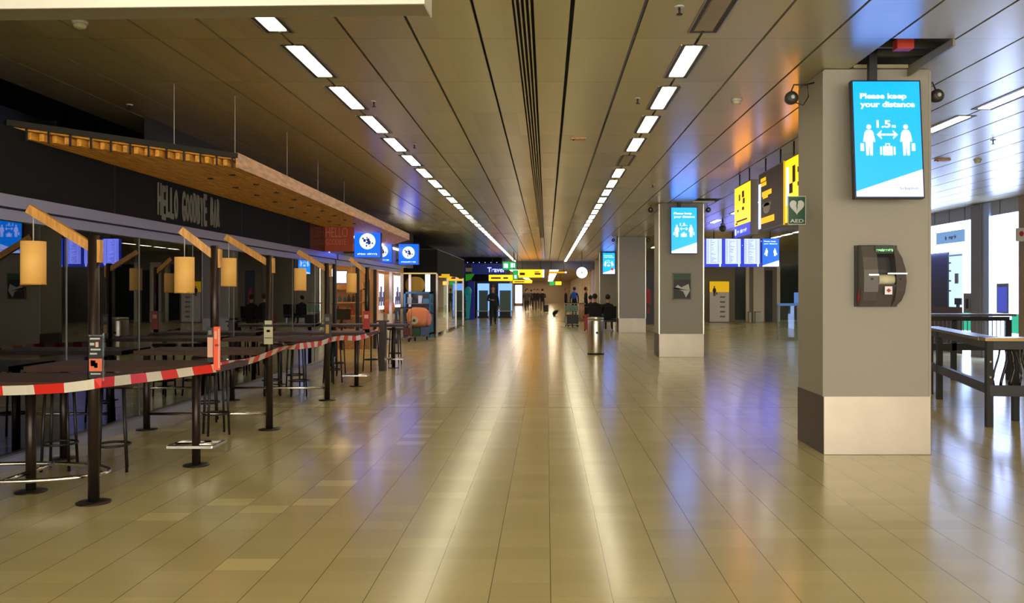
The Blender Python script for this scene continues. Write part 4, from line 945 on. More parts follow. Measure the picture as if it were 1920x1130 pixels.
# teal/blue banner column and booths, navy fascia
Yb = 50.0
t = thing('banner_column', 'blue column with green top and teal figure at the end of the shops', 'banner', (px(881, Yb-3), Yb-3, 0)); yy = Yb-3
obj('body', bx(px(877, yy), px(889, yy), yy, yy+.3, 0, 2.1), mat('deep_blue', (8, 24, 130), .4, emit=.2, ecol=(8, 24, 130)), t)
obj('green_top', prism(nb(), [(px(873, yy), pz(527, yy)), (px(883, yy), pz(524, yy)), (px(890, yy), pz(513, yy)), (px(873, yy), pz(514, yy))], yy-.05, yy), GREENP, t)
obj('teal_figure', merge(sphere(nb(), px(878, yy), yy-.08, pz(546, yy), .2, (1, .4, 1.3)), prism(nb(), [(px(874, yy), 0.05), (px(880, yy), 0.05), (px(884, yy), 1.5), (px(873, yy), 1.5)], yy-.12, yy-.02)), TEALC, t)
obj('white_label', bx(px(873, yy), px(885, yy), yy-.02, yy, pz(509, yy), pz(502, yy)), GREYH, t); obj('upper_post', bx(px(874, yy), px(884, yy), yy, yy+.1, 2.1, 3.0), DARK, t)
t = thing('navy_fascia', 'navy shop fascia with pale lettering left of the green exit sign', 'fascia', (-3.6, Yb, 2.5))
obj('panel', bx(px(826, Yb), px(948, Yb), Yb, Yb+.2, pz(514, Yb), pz(494, Yb)), NAVY, t); obj('top_band', bx(px(826, Yb), px(941, Yb), Yb+.01, Yb+.2, pz(494, Yb), ZC-.02), BLACKF, t)
obj('lower_band', bx(px(826, Yb), px(917, Yb), Yb+.01, Yb+.2, pz(527, Yb), pz(514, Yb)), BLACKF, t)
obj('lettering', place(text('Travel', .95, .28, .004, .02), Matrix.Translation((px(914, Yb), Yb-.005, pz(510, Yb)))), SLAV, t)
db = nb()
for k in range(10): box(db, px(832+k*11, Yb), px(832+k*11, Yb)+.04, Yb-.004, Yb, pz(492.5, Yb), pz(492.5, Yb)+.04)
obj('spot_row', db, SLAV, t)
for k, (x0, x1) in enumerate(((895, 917), (934, 960))):
    t = thing('vending_booth', ['glowing blue booth left of the walking woman', 'glowing blue booth right of the walking woman'][k], 'booth', (px((x0+x1)/2, Yb), Yb, 0)); A_, B_ = px(x0, Yb), px(x1, Yb)
    obj('body', bx(A_, B_, Yb+.2, Yb+.9, .35, 2.0), mat('booth_body_%d' % k, (90, 110, 100), .4), t)
    obj('side_light', bx(A_, A_+.07, Yb+.14, Yb+.2, .1, 2.0), BOOTHB, t); obj('side_light', bx(B_-.07, B_, Yb+.14, Yb+.2, .1, 2.0), BOOTHB, t); obj('header_light', bx(A_+.07, B_-.07, Yb+.14, Yb+.2, 1.6, 2.0), BOOTHB, t)
    b = nb(); box(b, A_-.05, B_+.05, Yb-.3, Yb+.1, .38, .42)
    obj('shelf', b, GREYH, t)
    for x in (A_-.02, B_-.02): obj('leg', bx(x, x+.04, Yb-.25, Yb+.05, 0, .38), GREYH, t)
    obj('base', bx(A_+.05, B_-.05, Yb+.2, Yb+.8, 0, .35), DARK, t)
struct('wall_booths', bx(-9.4, -2.2, Yb+1.0, Yb+1.2, 0, ZC), mat('blue_grey_wall', (70, 84, 110), .6))

# ------------------------------------------------------------------ overhead signs at the far end
def osign(x0, x1, y0, y1, Y, m_, lab, marks=(), mm=YTXT, endw=False, cat='sign', dep=.2):
    A_, B_, Z0, Z1 = px(x0, Y), px(x1, Y), pz(y1, Y), pz(y0, Y); t = thing('overhead_sign', lab, cat, ((A_+B_)/2, Y, Z0))
    obj('box', bx(A_, B_, Y, Y+dep, Z0, Z1), GREY, t); obj('face', bx(A_+.02, B_-.02, Y-.01, Y, Z0+.02, Z1-.02), m_, t)
    if marks:
        b = nb()
        for (a, c, d, e) in marks: box(b, A_+(B_-A_)*a, A_+(B_-A_)*c, Y-.015, Y-.01, Z0+(Z1-Z0)*d, Z0+(Z1-Z0)*e)
        obj('lettering', b, mm, t)
    if endw: obj('white_end', bx(B_-.12, B_-.02, Y-.02, Y-.01, Z0+.02, Z1-.02), SWHITE, t)
    zt_ = ZC if Y < YE else 3.0
    if Z1 < zt_:
        for x in (A_+.15*(B_-A_), B_-.15*(B_-A_)): obj('hanger', cyl(nb(), x, Y+.1, Z1-.02, zt_, .015, n=6), DARK, t)
    return t
osign(972, 1021, 504.5, 520.5, 55, YEL, 'wide yellow overhead sign in the middle of the far corridor', [(.05, .25, .3, .6), (.62, .85, .35, .55), (.62, .8, .62, .72)], endw=True)
osign(916, 962, 514.5, 527, 48, YEL, 'yellow overhead sign above the walking woman', [(.1, .5, .35, .6), (.6, .8, .35, .6)])
osign(961, 998, 524.5, 531, 70, YEL, 'long thin yellow sign beneath the wide yellow sign', [(.1, .6, .3, .6)])
osign(1028, 1063, 508.5, 512.5, 56, YELD, 'thin amber sign strip right of the wide yellow sign', (), endw=True)
osign(1041, 1053, 527, 534.5, 72, YEL, 'small yellow sign next to the green exit light, far right')
osign(1030, 1040, 527, 535, 72, GREEN, 'small green exit light beside the small yellow sign')
osign(942, 968, 490, 506, 45.5, GREEN, 'green exit sign with white pictograms left of the corridor axis', [(.1, .4, .25, .75), (.6, .9, .3, .8)], SWHITE)
osign(961.5, 971.5, 506.5, 524.5, 45.2, GREEN, 'narrow green exit sign hanging under the wider green one', [(.3, .7, .15, .5)], SWHITE)
# clock
t = thing('clock', 'round white illuminated clock hanging before the far right wall', 'clock', (px(1091, 44.5), 44.5, pz(511, 44.5)))
X, Z = px(1091, 44.5), pz(511, 44.5)
def disc(r, y0, y1, m_, nm, par): return obj(nm, place(cyl(nb(), 0, 0, 0, y1-y0, r, n=32), Matrix.Translation((X, y1, Z)) @ Matrix.Rotation(PI/2, 4, 'X')), m_, par)
disc(.30, 44.42, 44.6, GREY, 'casing', t); disc(.285, 44.40, 44.42, CLOCKM, 'face', t)
obj('hand', bar(nb(), (X, 44.395, Z), (X-.12, 44.395, Z+.08), .01, .02), DARK, t); obj('hand', bar(nb(), (X, 44.39, Z), (X+.02, 44.39, Z+.2), .01, .015), DARK, t); obj('hub', sphere(nb(), X, 44.4, Z, .03), DARK, t)
obj('hanger', cyl(nb(), X, 44.5, Z+.29, ZC, .02, n=8), DARK, t)

# ------------------------------------------------------------------ far shell
struct('wall_far_left', bx(-4.0, -3.8, YE+.4, YF, 0, 3.0), mat('far_wall_tan', (150, 130, 104), .6))
struct('trim_4', bx(-9.4, 3.9, YE, YE+.3, 3.0, ZC+.5), GREY)
struct('trim_5', bx(-4.0, 3.6, YE+.3, YF, 3.0, 3.1), mat('far_ceiling', (150, 128, 98), .5, .3))
wr = nb(); box(wr, 3.25, 3.45, 47.5, YF, 0, ZC)
struct('wall_right_far', wr, PALEW)
fw = struct('wall_far_end', bx(-3.8, 3.25, YF-.2, YF, 0, 3.0), mat('far_end', (190, 172, 146), .6))
t = thing('bright_doorway', 'bright white doorway at the far left end of the corridor', 'doorway', (px(971, 95), 95, 0))
obj('pane', bx(px(966, 95), px(979, 95), 95, 95.05, .3, 2.3), mat('doorway_glow', (0, 0, 0), .5, emit=4, ecol=(215, 228, 255)), t); obj('frame', merge(bx(px(966, 95)-.1, px(966, 95), 94.95, 95.1, 0, 2.45), merge(bx(px(979, 95), px(979, 95)+.1, 94.95, 95.1, 0, 2.45), bx(px(966, 95)-.1, px(979, 95)+.1, 94.95, 95.1, 2.3, 2.45))), DARK, t)
FARFILL = mat('far_fill_lamp', (255, 226, 190), .5, emit=15, ecol=(255, 230, 196), raw=True)  # warm fill lamps added to brighten the far corridor
fl = thing('ceiling_lamp', 'added warm fill lamp brightening the low far corridor', 'ceiling lamp', (.5, 58.5, 3.0), 'added fill lamps of the low far ceiling')
obj('diffuser', bx(.2, .8, 58.5, 59.0, 2.985, 3.0), FARFILL, fl); obj('frame', merge(bx(.15, .2, 58.5, 59.0, 2.98, 3.0), bx(.8, .85, 58.5, 59.0, 2.98, 3.0)), GREY, fl)
for Y in (58.5, 61, 64, 67, 70.5, 74, 78, 82, 87, 92, 98, 104, 110, 115):
    for X in (-2.2, .5):
        if (X, Y) != (.5, 58.5): dup(fl, (X, Y, 3.0))

for k in range(7):
    Y = 49+k*4.2; t = thing('wall_pilaster', 'pale pilaster on the far right wall', 'pilaster', (3.15, Y, 0), 'pilasters of the far right wall'); obj('shaft', bx(3.0, 3.25, Y, Y+.5, 0, ZC-.01 if Y < YE-1 else 2.99), PALEW, t); obj('plinth', bx(2.98, 3.25, Y-.02, Y+.52, 0, .12), STEEL, t)
for k, (Y, m_, l) in enumerate(((50.5, PURP, 'tall purple lit poster on the far right wall, nearest'), (54.9, SLAV, 'pale lit poster on the far right wall, second'), (63.2, PURP, 'purple lit poster on the far right wall, farthest'))):
    t = thing('lit_poster', l, 'poster', (3.22, Y+.9, .6)); obj('frame', bx(3.2, 3.25, Y, Y+1.9, .5, 2.6), DARK, t); obj('panel', bx(3.19, 3.2, Y+.05, Y+1.85, .55, 2.55), m_, t)

# right hall back wall
YW = 43.5
struct('wall_back_right', bx(3.7, 16.5, YW, YW+.2, 0, ZC), WALLT)
struct('wall_right_side', bx(16.3, 16.5, YB, YW, 0, ZC), WALLG)
struct('door_1', bx(px(1435, YW), px(1448, YW), YW-.05, YW, 0, 2.6), DARK)
pn = nb()
for x0, x1 in ((1398, 1404), (1412, 1432), (1456, 1462)): box(pn, px(x0, YW), px(x1, YW), YW-.08, YW, 0, 3.0)
struct('trim_6', pn, PALEW)
gp = nb()
for x0, x1 in ((1378, 1397), (1463, 1498)): box(gp, px(x0, YW), px(x1, YW), YW-.04, YW, .1, 2.9)
struct('window_1', gp, mat('dark_green_glass', (44, 52, 42), .1))
t = thing('information_board', 'board with yellow top and white lower half by the back wall', 'board', (px(1348, 42), 42.5, 0)); Y = 42.5
A_, B_ = px(1331, Y), px(1367, Y)
obj('lower_panel', bx(A_, B_, Y, Y+.08, 0.03, 1.6), mat('board_white', (200, 188, 180), .5, emit=.1, ecol=(200, 188, 180)), t); obj('yellow_panel', bx(A_, B_, Y-.01, Y+.09, 1.5, 2.02), YELD, t)
pb = nb(); man(pb, 0, 0, .5, 1); place(pb, Matrix.Translation((A_+.22, Y-.012, 1.3))); obj('pictogram', pb, YTXT, t)
b = nb()
for k in range(5): box(b, A_+.5+.0*k, A_+.75, Y-.006, Y, .25+k*.24, .33+k*.24)
obj('lines', b, GREY, t); obj('foot', bx(A_-.05, B_+.05, Y-.1, Y+.2, 0, .03), DARK, t)
for k, (x0, x1) in enumerate(((1403, 1407), (1415, 1425))):
    t = thing('litter_bin', ['narrow pale bin by the back wall', 'wide pale bin by the back wall near the dark door'][k], 'bin', (px((x0+x1)/2, 42.8), 42.8, 0)); obj('body', bx(px(x0, 42.8), px(x1, 42.8), 42.6, 42.9, 0.01, .50), GREYH, t, bevel=.02); obj('lid', bx(px(x0, 42.8), px(x1, 42.8), 42.6, 42.9, .505, .53), GREY, t)
# tall dark figure/poster right of third pillar
t = thing('lit_poster', 'dark poster with red figures between second and third pillars', 'poster', (px(1219, 40), 40, .3)); obj('panel', bx(px(1208, 40), px(1226, 40), 40, 40.06, 0, 2.5), mat('dark_poster', (24, 20, 30), .4), t)
obj('print', merge(prism(nb(), [(px(1212, 40), 1.0), (px(1221, 40), .9), (px(1219, 40), 1.6), (px(1213, 40), 1.7)], 39.99, 40), prism(nb(), [(px(1213, 40), .5), (px(1219, 40), .5), (px(1217, 40), .9)], 39.99, 40)), REDM, t)
# glass gate
gy = 27.0
t = thing('glass_gate', 'glass gate with pale blue top rail left of the nearest pillar', 'gate', (px(1478, gy), gy, 0)); A_, B_ = px(1457, gy), px(1503, gy)
obj('pane', bx(A_, B_, gy-.006, gy+.006, .08, 1.08), CLEAR, t); obj('top_rail', bx(A_, B_, gy-.02, gy+.02, 1.06, 1.14), mat('rail_blue', (110, 150, 200), .4), t)
obj('post', bx(A_, A_+.04, gy-.03, gy+.03, 0, 1.08), GREY, t); obj('post', bx(px(1494, gy), px(1496.5, gy), gy-.03, gy+.03, 0, 1.08), mat('green_post', (120, 130, 80), .4), t)
obj('light_panel', bx(px(1489, gy), px(1500, gy), gy-.04, gy+.02, 1.14, 1.48), mat('gate_panel', (0, 0, 0), .4, emit=.7, ecol=(90, 140, 215)), t)

# ------------------------------------------------------------------ right wall with gate windows
WX = 10.0
FZ = 3.2
yl = lambda x: WX*F/(x-VX)                       # depth on the wall seen at photo column x
ww = nb()
box(ww, WX, WX+.2, YB, 27, FZ, ZC); box(ww, WX, WX+.2, 25.5, 27, 0, FZ)
struct('wall_right', ww, mat('gate_wall', (150, 150, 158), .5))
fj = nb()
for Y in (17, 18.2, 19.0, 20.6, 21.4, 22.2, 23.0): box(fj, WX-.004, WX, Y, Y+.02, FZ, ZC)
struct('trim_7', fj, DARK)
t = thing('wall_pier', 'grey pier between the two bright white gate fronts', 'pier', (WX, 19.7, 0))
obj('shaft', bx(WX-.10, WX+.2, yl(1846), yl(1828), 0, ZC-.01), mat('pier_grey', (120, 116, 118), .5), t)
obj('side_cladding', bx(WX-.06, WX+.2, yl(1859), yl(1846.5), 0, ZC-.01), mat('pier_blue_grey', (158, 170, 196), .35, .2), t)
t = thing('gate_front', 'white lit gate front with blue sign over an opening', 'gate front', (WX, 22.5, 0))
yo0, yo1 = yl(1803), yl(1741)
sp_ = nb(); box(sp_, WX+.02, WX+.10, yl(1827), yo0, 1.0, FZ); box(sp_, WX+.02, WX+.10, yo0, yo1+2.6, 2.50, FZ); box(sp_, WX+.02, WX+.10, yl(1827), yo0, 0, .57)
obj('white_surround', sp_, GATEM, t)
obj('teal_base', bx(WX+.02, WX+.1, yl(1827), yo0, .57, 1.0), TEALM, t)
obj('blue_sign', bx(WX, WX+.02, yl(1808), yl(1755), 2.70, 3.0), mat('gate_sign_blue', (0, 0, 0), .4, emit=.8, ecol=(130, 175, 225)), t)
obj('lettering', place(marks(.6, .11, (1, 4), .003), Matrix.Translation((WX-.003, yl(1772), 2.79)) @ FACE_NX), SDARK, t)
obj('dark_door', bx(WX+.12, WX+.17, yl(1768), yo1+1.5, .2, 2.5), mat('gate_dark', (50, 54, 64), .4), t)
obj('inner_window', bx(WX+.14, WX+.19, yo0-.2, yl(1769), 1.1, 2.5), mat('inner_glow', (0, 0, 0), .4, emit=1.5, ecol=(185, 215, 240)), t)
iw = nb(); box(iw, WX+.12, WX+.14, yl(1787), yl(1781), 1.7, 1.95); box(iw, WX+.12, WX+.14, yo0, yl(1769), 2.38, 2.42)
for zz in (1.5, 1.75, 2.0, 2.2): box(iw, WX+.12, WX+.14, yl(1773), yl(1770), zz, zz+.04)
obj('window_details', iw, GREY, t)
obj('inner_counter', bx(WX+.03, WX+.30, yo0, yo1+1.5, 0, 1.12), mat('gate_brown', (80, 62, 58), .5), t)
obj('inner_wall', bx(WX+.6, WX+.65, 19.9, 27, 0, ZC), WALLG, t)
t2 = thing('desk_monitor', 'small dark monitor on the counter in the white gate front', 'monitor', (WX+.05, yl(1790), 1.12)); obj('casing', bx(WX+.06, WX+.09, yl(1797), yl(1785), 1.18, 1.34), DARK, t2); obj('stand', bx(WX+.05, WX+.1, yl(1792), yl(1789), 1.12, 1.19), DARK, t2)
t2 = thing('wall_phone', 'grey rounded phone unit on the white gate front', 'phone', (WX, yl(1820), 1)); obj('hood', bx(WX-.12, WX+.02, yl(1827), yl(1816), 1.0, 1.46), GREY, t2, bevel=.04); obj('handset', bx(WX-.15, WX-.12, yl(1825), yl(1822), 1.1, 1.33), DARK, t2)
yA, yB = yl(1910), yl(1860)
t = thing('gate_front', 'tall white lit gate panel with small blue window at right edge', 'gate front', (WX, (yA+yB)/2, 0))
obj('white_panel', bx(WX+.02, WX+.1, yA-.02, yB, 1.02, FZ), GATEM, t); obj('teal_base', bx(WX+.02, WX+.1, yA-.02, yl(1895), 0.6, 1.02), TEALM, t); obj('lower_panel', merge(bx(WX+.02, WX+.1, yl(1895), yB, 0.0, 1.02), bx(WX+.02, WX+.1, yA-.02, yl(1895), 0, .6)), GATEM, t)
obj('blue_window', bx(WX, WX+.02, yl(1888), yl(1870), 1.05, 1.60), mat('blue_window', (0, 0, 0), .3, emit=1.0, ecol=(70, 80, 190)), t); obj('window_frame', bx(WX+.005, WX+.025, yl(1890.5), yl(1868), 1.02, 1.68), GREY, t)
struct('wall_tan_right', bx(WX-.02, WX+.2, YB, yA-.03, 0, ZC), mat('tan_panel_right', (146, 120, 84), .5))
t = thing('small_sign', 'small white and red sign at the right edge of the photo', 'sign', (px(1915, 16), 16, pz(452, 16))); X0 = px(1907, 16)
obj('panel', bx(X0, X0+.35, 16, 16.05, pz(452, 16), pz(427, 16)), GREYH, t); obj('red_symbol', prism(nb(), [(X0+.08+.04*math.cos(k*PI/6), pz(438, 16)+.05*math.sin(k*PI/6)) for k in range(12)], 15.99, 16), REDM, t); obj('hanger', cyl(nb(), X0+.2, 16.02, pz(428, 16), ZC, .012, n=6), DARK, t)

# ---- repack tables / railings
def rail_table():
    P = [Vector((4.87, 9.49, 0)), Vector((5.45, 11.96, 0))]; ZT_ = .97
    t = thing('railing_table', 'black metal railing table with wavy panel right of the nearest pillar', 'railing', (4.87, 9.49, 0))
    d = (P[1]-P[0]); e = P[0]+d*1.25; R_ = Vector((7.1, 9.30, 0))
    obj('top_board', bar(nb(), (P[0].x, P[0].y, ZT_), (e.x, e.y, ZT_), .22, .035), mat('rail_top_grey', (92, 90, 92), .3, .3), t)
    obj('top_board', bar(nb(), (P[0].x-.1, P[0].y, ZT_), (R_.x, R_.y, ZT_), .28, .035), mat('rail_top_brass', (150, 122, 66), .3, .4), t)
    obj('lower_rail', bar(nb(), (P[0].x, P[0].y, .42), (e.x, e.y, .42), .06, .11), DARK, t); obj('lower_rail', bar(nb(), (P[0].x, P[0].y, .40), (R_.x, R_.y, .40), .06, .12), DARK, t)
    obj('upper_rail', bar(nb(), (P[0].x, P[0].y, .90), (e.x, e.y, .90), .05, .08), DARK, t); obj('upper_rail', bar(nb(), (P[0].x, P[0].y, .90), (R_.x, R_.y, .90), .05, .09), DARK, t)
    for (x, y) in ((P[0].x, P[0].y), (P[1].x, P[1].y), (5.41, 9.95), (5.9, 9.40), (6.9, 9.33), (e.x, e.y)):
        l = obj('leg', bx(x-.035, x+.035, y-.03, y+.03, 0, .95), DARK, t)
    b = nb()
    for k in range(26):
        x = P[0].x+.08+k*.075; y = P[0].y+(R_.y-P[0].y)*(x-P[0].x)/(R_.x-P[0].x)
        pts = [(x+.035*math.sin(z*9+k*.9), y, z) for z in [.46+.044*j for j in range(10)]]
        tube(b, pts, .011+.005*(k % 3), n=6)
    obj('wavy_panel', b, DARK, t)
    for z in (.55, .72): obj('stud', sphere(nb(), P[0].x+.0, P[0].y-.035, z, .012, n=8), GREYH, t)
rail_table()
gy = 14.6
t = thing('rear_railing', 'dark railing with flat top behind the railing table', 'railing', (6.9, gy, 0)); A_, B_ = px(1700, gy), px(1897, gy)
obj('top_board', bx(A_, B_, gy-.15, gy+.15, 1.08, 1.12), mat('rail_top_grey2', (92, 90, 92), .3, .3), t); obj('upper_rail', bx(A_, B_-.05, gy-.03, gy+.03, 1.0, 1.07), DARK, t); obj('lower_rail', bx(A_, B_-.05, gy-.03, gy+.03, .50, .62), DARK, t)
for x in (1788, 1891): obj('leg', bx(px(x, gy)-.04, px(x, gy)+.04, gy-.03, gy+.03, 0, 1.02), DARK, t)
b = nb(); x = A_+.05
while x < B_-.1: box(b, x-.006, x+.006, gy-.006, gy+.006, .6, 1.0); x += .07
obj('bars', b, GREY, t)

# ------------------------------------------------------------------ bin near the second pillar
bY = 20.6; bX = px(1117, bY)
t = thing('litter_bin', 'cylindrical brushed steel bin left of the second pillar', 'bin', (bX, bY, 0))
obj('body', lathe(nb(), bX, bY, [(.19, .03), (.195, .05), (.195, .80), (.19, .83)], 32), STEEL, t); obj('lid', lathe(nb(), bX, bY, [(.197, .835), (.197, .86), (.18, .885), (.10, .89)], 32), STEEL, t)
obj('base_ring', lathe(nb(), bX, bY, [(.2, 0), (.2, .03)], 32), DARK, t); obj('keyhole_plate', bx(bX-.01, bX+.05, bY-.205, bY-.185, .50, .55), DARK, t)
Yq = 44.0
t = thing('litter_bin', 'far beige bin beside the green-fronted trolley', 'bin', (px(1091, Yq), Yq, 0)); X = px(1091, Yq); obj('body', lathe(nb(), X, Yq, [(.17, 0), (.17, .9)]), BOARD, t); obj('lid', lathe(nb(), X, Yq, [(.175, .9), (.12, .95)]), GREY, t)

# ------------------------------------------------------------------ benches and people
def bench(X, Y, n, lab, rz=0):
    t = thing('waiting_bench', lab, 'bench', (X, Y, 0))
    for k in range(n):
        x = X+(k-(n-1)/2)*.56
        s = obj('seat', bx(x-.24, x+.24, Y-.02, Y+.45, .42, .46), BLACKC, t, bevel=.01)
        bkk = bx(x-.24, x+.24, -.02, .02, 0, .48); place(bkk, Matrix.Translation((0, Y-.02, .48)) @ Matrix.Rotation(.16, 4, 'X')); obj('backrest', bkk, BLACKC, t, bevel=.01)
    obj('beam', bx(X-n*.28, X+n*.28, Y+.15, Y+.23, .34, .41), DARK, t)
    for x in (X-n*.22, X+n*.22):
        obj('leg', merge(bx(x-.03, x+.03, Y+.16, Y+.22, .03, .36), bx(x-.03, x+.03, Y-.08, Y+.46, 0, .03)), STEEL, t)
    for k in range(n+1): obj('armrest', bx(X+(k-n/2)*.56-.015, X+(k-n/2)*.56+.015, Y+.02, Y+.38, .62, .65), GREY, t)
    return t
def evmesh(o):
    dg = bpy.context.evaluated_depsgraph_get(); me = bpy.data.meshes.new_from_object(o.evaluated_get(dg)); return me
def person(X, Y, lab, pose='stand', face=0.0, h=1.70, coat=BLACKC, trousers=BLACKC, hair=HAIRD, longhair=False, z0=0.0, ph=1, detail=True):
    """face: 0 looks towards the camera (-Y); PI looks away"""
    k = h/1.70; J = []; Ed = []; Rr = []
    def add(p, r, par=None):
        J.append(Vector(p)*k); Rr.append((r[0]*k, r[1]*k) if isinstance(r, tuple) else (r*k, r*k))
        if par is not None: Ed.append((par, len(J)-1))
        return len(J)-1
    hipz = .92
    sit = pose == 'sit'
    if sit: hipz = .54
    pel = add((0, 0, hipz), (.15, .105)); wa = add((0, .0, hipz+.14), (.135, .10), pel); ch = add((0, .0, hipz+.34), (.165, .115), wa); nk0 = add((0, .0, hipz+.50), (.075, .07), ch)
    nk = add((0, -.01, hipz+.57), .052, nk0); hd = add((0, -.02, hipz+.64), (.068, .078), nk); hd2 = add((0, -.02, hipz+.73), (.078, .092), hd); hd3 = add((0, -.015, hipz+.775), (.055, .065), hd2)
    ends = {}
    for s in (-1, 1):
        sh = add((s*.175, 0, hipz+.45), .058, ch)
        sw = {'walk': s*ph, 'stand': 0, 'sit': 0}[pose]
        if sit: el = add((s*.22, -.03, hipz+.20), .044, sh); wr_ = add((s*.17, -.24, hipz+.13), .03, el); dv = Vector((-s*.2, -1, 0)).normalized()
        elif pose == 'walk' and s < 0: el = add((s*.235, -.02, hipz+.19), .044, sh); wr_ = add((s*.10, -.22, hipz+.20), .03, el); dv = Vector((.8, -.5, .1)).normalized()
        else: el = add((s*.235, .03+.05*sw, hipz+.17), .044, sh); wr_ = add((s*.25, -.05-.10*abs(sw), hipz-.06), .03, el); dv = Vector((0, -.15, -1)).normalized()
        pm = add(J[wr_]/k+dv*.06, (.038, .018), wr_); side = dv.cross(Vector((0, 1, .3))).normalized()
        if detail:
            for fi, (o_, ln) in enumerate(((-.028, .060), (-.009, .072), (.010, .068), (.027, .052))):
                f0 = add(J[pm]/k+dv*.035+side*o_, .0095, pm); f1 = add(J[f0]/k+dv*ln*.55+Vector((0, -.008, 0)), .009, f0); add(J[f1]/k+dv*ln*.45+Vector((0, -.018, 0)), .0075, f1)
            th0 = add(J[wr_]/k+dv*.03+side*(-.04)*s, .011, wr_); add(J[th0]/k+dv*.04-side*.012*s, .009, th0)
        hp = add((s*.095, 0, hipz-.06), .088, pel)
        if sit: kn = add((s*.12, -.44, hipz-.02), .062, hp); an = add((s*.12, -.46, .10), .04, kn); toe = add((s*.13, -.62, .045), (.042, .03), an); 
        else:
            st_ = {'walk': s*ph*.30, 'stand': 0}[pose]
            knf = -.10 if pose == 'walk' else -.01
            kn = add((s*.10, st_*.45+knf*.5, .50), .06, hp); up = .07 if (pose == 'walk' and st_ > 0) else 0
            an = add((s*.10, st_*.95+.03, .10+up), .04, kn); toe = add((s*.115, st_*.95-.14, .04+up*.3), (.042, .03), an)
    me = bpy.data.meshes.new('p'); me.from_pydata([tuple(j) for j in J], Ed, []); o = bpy.data.objects.new('p', me); C.objects.link(o)
    o.modifiers.new('s', 'SKIN')
    for i, v in enumerate(me.skin_vertices[0].data): v.radius = Rr[i]; v.use_root = (i == 0)
    o.modifiers.new('b', 'SUBSURF').levels = 1; o.modifiers['b'].render_levels = 1
    mm = evmesh(o); bpy.data.objects.remove(o)
    t = thing('person', lab, 'person', (X, Y, z0))
    b = nb(); b.from_mesh(mm); bpy.data.meshes.remove(mm)
    hands = [J[i] for i in range(len(J)) if Rr[i][0] < .03*k]
    for f in b.faces:
        c = f.calc_center_median(); f.smooth = True; mi = 1
        if c.z > (hipz+.53)*k: mi = 0
        elif any((c-hh).length < .045*k for hh in hands) and (c.z > .2): mi = 0
        elif c.z < .09*k: mi = 3
        elif (not sit and c.z < (hipz-.08)*k and abs(c.x) < .2*k) or (sit and c.y < -.14*k and c.z < (hipz+.06)*k): mi = 2
        f.material_index = mi
    bmesh.ops.translate(b, verts=b.verts, vec=(X, Y, z0))
    body = obj('body', b, [SKIN, coat, trousers, DARK], t, fix=False)
    hz_ = (hipz+.74)*k
    hb_ = nb(); sphere(hb_, X, Y+.012*k, z0+hz_+.015*k, .098*k, (.98, 1.08, 1.08), 16)
    for v in hb_.verts:
        if v.co.y < Y-.045*k and v.co.z < z0+hz_+.06*k: v.co.y = Y-.02*k
    if longhair: sphere(hb_, X, Y+.05*k, z0+hz_-.11*k, .095*k, (1.1, .6, 1.5), 12)
    obj('hair', hb_, hair, t)
    if detail:
        for s in (-1, 1): obj('eye', sphere(nb(), X+s*.032*k, Y-.103*k, z0+hz_-.01*k, .011*k, n=8), WMAT if False else DARK, t)
        obj('nose', sphere(nb(), X, Y-.112*k, z0+hz_-.035*k, .014*k, (.8, 1, 1.5), 8), SKIN, t); obj('mouth', sphere(nb(), X, Y-.098*k, z0+hz_-.072*k, .02*k, (1.1, .5, .35), 8), REDM, t)
        for s in (-1, 1): obj('ear', sphere(nb(), X+s*.085*k, Y-.01*k, z0+hz_-.02*k, .02*k, (.5, 1, 1.4), 8), SKIN, t)
    t.rotation_euler = (0, 0, face)
    return t
pY = 38.3
person(px(924.5, pY), pY, 'person in dark jacket and trousers walking towards the camera in the corridor', 'walk', .1, 1.72, NAVYC, BLACKC, HAIRR, True, ph=1)
bench(2.15, 33.0, 2, 'black double seat at the left of the third pillar')
person(1.86, 33.25, 'person in black coat seated with back turned, left one', 'sit', PI, 1.75, BLACKC, BLACKC, HAIRD, detail=True)
person(2.36, 33.25, 'person in black coat seated with back turned, right one by the third pillar', 'sit', PI-.15, 1.72, BLACKC, GREYC, HAIRD)
bench(2.2, 38.5, 2, 'black double seat farther back behind the two seated people')
person(1.98, 38.75, 'person seated farther back with head bowed, facing left', 'sit', PI*.7, 1.65, NAVYC, BLACKC, HAIRD)
person(px(1098.5, 50), 50, 'person in dark blue standing before the purple posters', 'stand', PI*.55, 1.72, NAVYC, NAVYC, HAIRD)
person(px(1061, 52), 52, 'person with fair hair standing sideways near the far right seats', 'stand', PI*.5, 1.70, BLACKC, GREYC, mat('fair_hair', (150, 110, 70), .7))
person(px(1077, 55), 55, 'person in black leaning by the wall with a blue bag', 'stand', PI, 1.75, BLACKC, BLACKC, HAIRD)
o = obj('backpack', sphere(nb(), px(1075, 55), 54.80, 1.28, .2, (.9, .6, 1.2), 12), BLUEC); tag(o, 'round blue backpack on the person by the far right wall', 'bag')
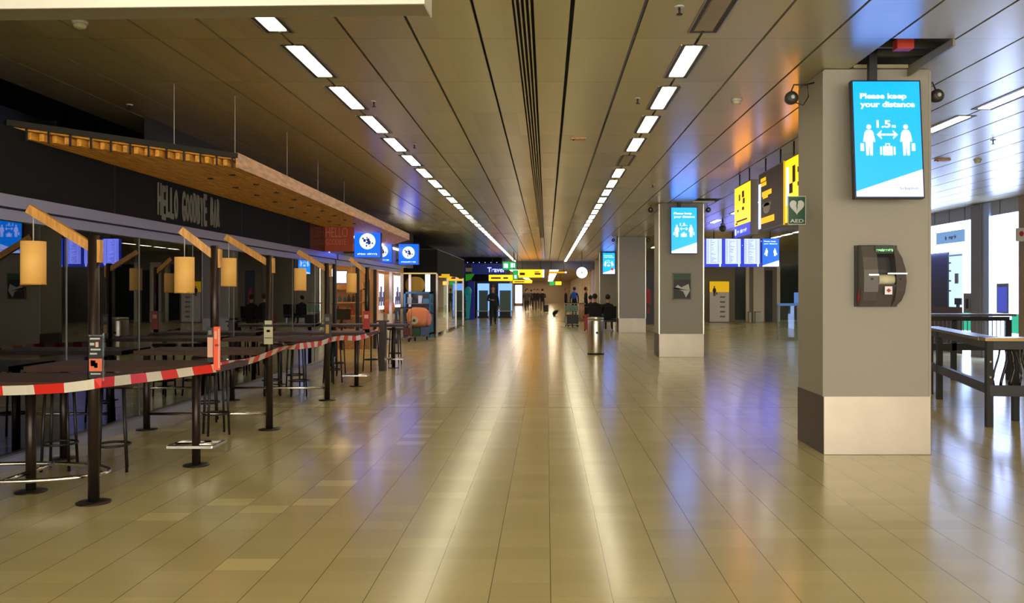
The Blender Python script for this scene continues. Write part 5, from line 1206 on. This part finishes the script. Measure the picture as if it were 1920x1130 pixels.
far = [(988, 66, 'walk', 'person in grey walking at the left of the distant group', GREYC, HAIRD), (1002, 70, 'stand', 'person in dark coat in the middle of the distant group', BLACKC, HAIRR), (1008, 74, 'walk', 'distant person in black between two others', BLACKC, HAIRD), (1017, 64, 'walk', 'distant person pulling a dark suitcase', BLACKC, HAIRD), (986, 80, 'stand', 'distant person before the bright doorway', NAVYC, HAIRD), (996, 84, 'stand', 'farthest person in the corridor middle', GREYC, HAIRD)]
for (x, Y, po, l, c_, h_) in far: person(px(x, Y), Y, l, po, random.choice((0, PI)), 1.7, c_, GREYC if c_ is not GREYC else BLACKC, h_, detail=False)
def case(X, Y, m_, lab, h=.55, wd=.36, tilt=0):
    t = thing('suitcase', lab, 'suitcase', (X, Y, 0))
    obj('shell', bx(X-wd/2, X+wd/2, Y-.12, Y+.12, .05, h), m_, t, bevel=.03); obj('handle', tube(nb(), [(X-.09, Y+.08, h), (X-.09, Y+.08, h+.3), (X+.09, Y+.08, h+.3), (X+.09, Y+.08, h)], .01), GREY, t)
    for sx in (-1, 1): obj('wheel', sphere(nb(), X+sx*wd*.38, Y, .03, .03, n=8), RUBBER, t)
    return t
case(px(1024, 64), 64, DARK, 'dark suitcase beside the distant person at the corridor right')
case(px(1101, 33), 33.2, REDM, 'red suitcase left of the two seated people', .62, .2)
o = trolley(px(1073, 37), 37, 'luggage trolley with green front panel near the far seats', GREYH, mat('trolley_green', (120, 150, 130), .5))
case(px(1073, 37)+.02, 37.15, DARK, 'black case on the green-fronted trolley', .52, .5)
# the dark bird-like thing on the floor
X, Y = px(1041, 54), 54.0
b = sphere(nb(), X, Y, .22, .16, (1.3, .7, .75), 16); place(b, Matrix.Translation((X, Y, .22)) @ Matrix.Rotation(-.6, 4, 'Y') @ Matrix.Translation((-X, -Y, -.22)))
t = thing('shoulder_bag', 'small dark bag tipped over on the floor in the far corridor', 'bag', (X, Y, 0)); obj('body', b, mat('bag_dark', (34, 26, 18), .8), t); obj('strap', tube(nb(), [(X+.1, Y, .3), (X+.22, Y, .40), (X+.27, Y, .38), (X+.2, Y, .28)], .014), DARK, t); obj('base', bx(X-.14, X+.02, Y-.06, Y+.06, 0, .12), DARK, t)
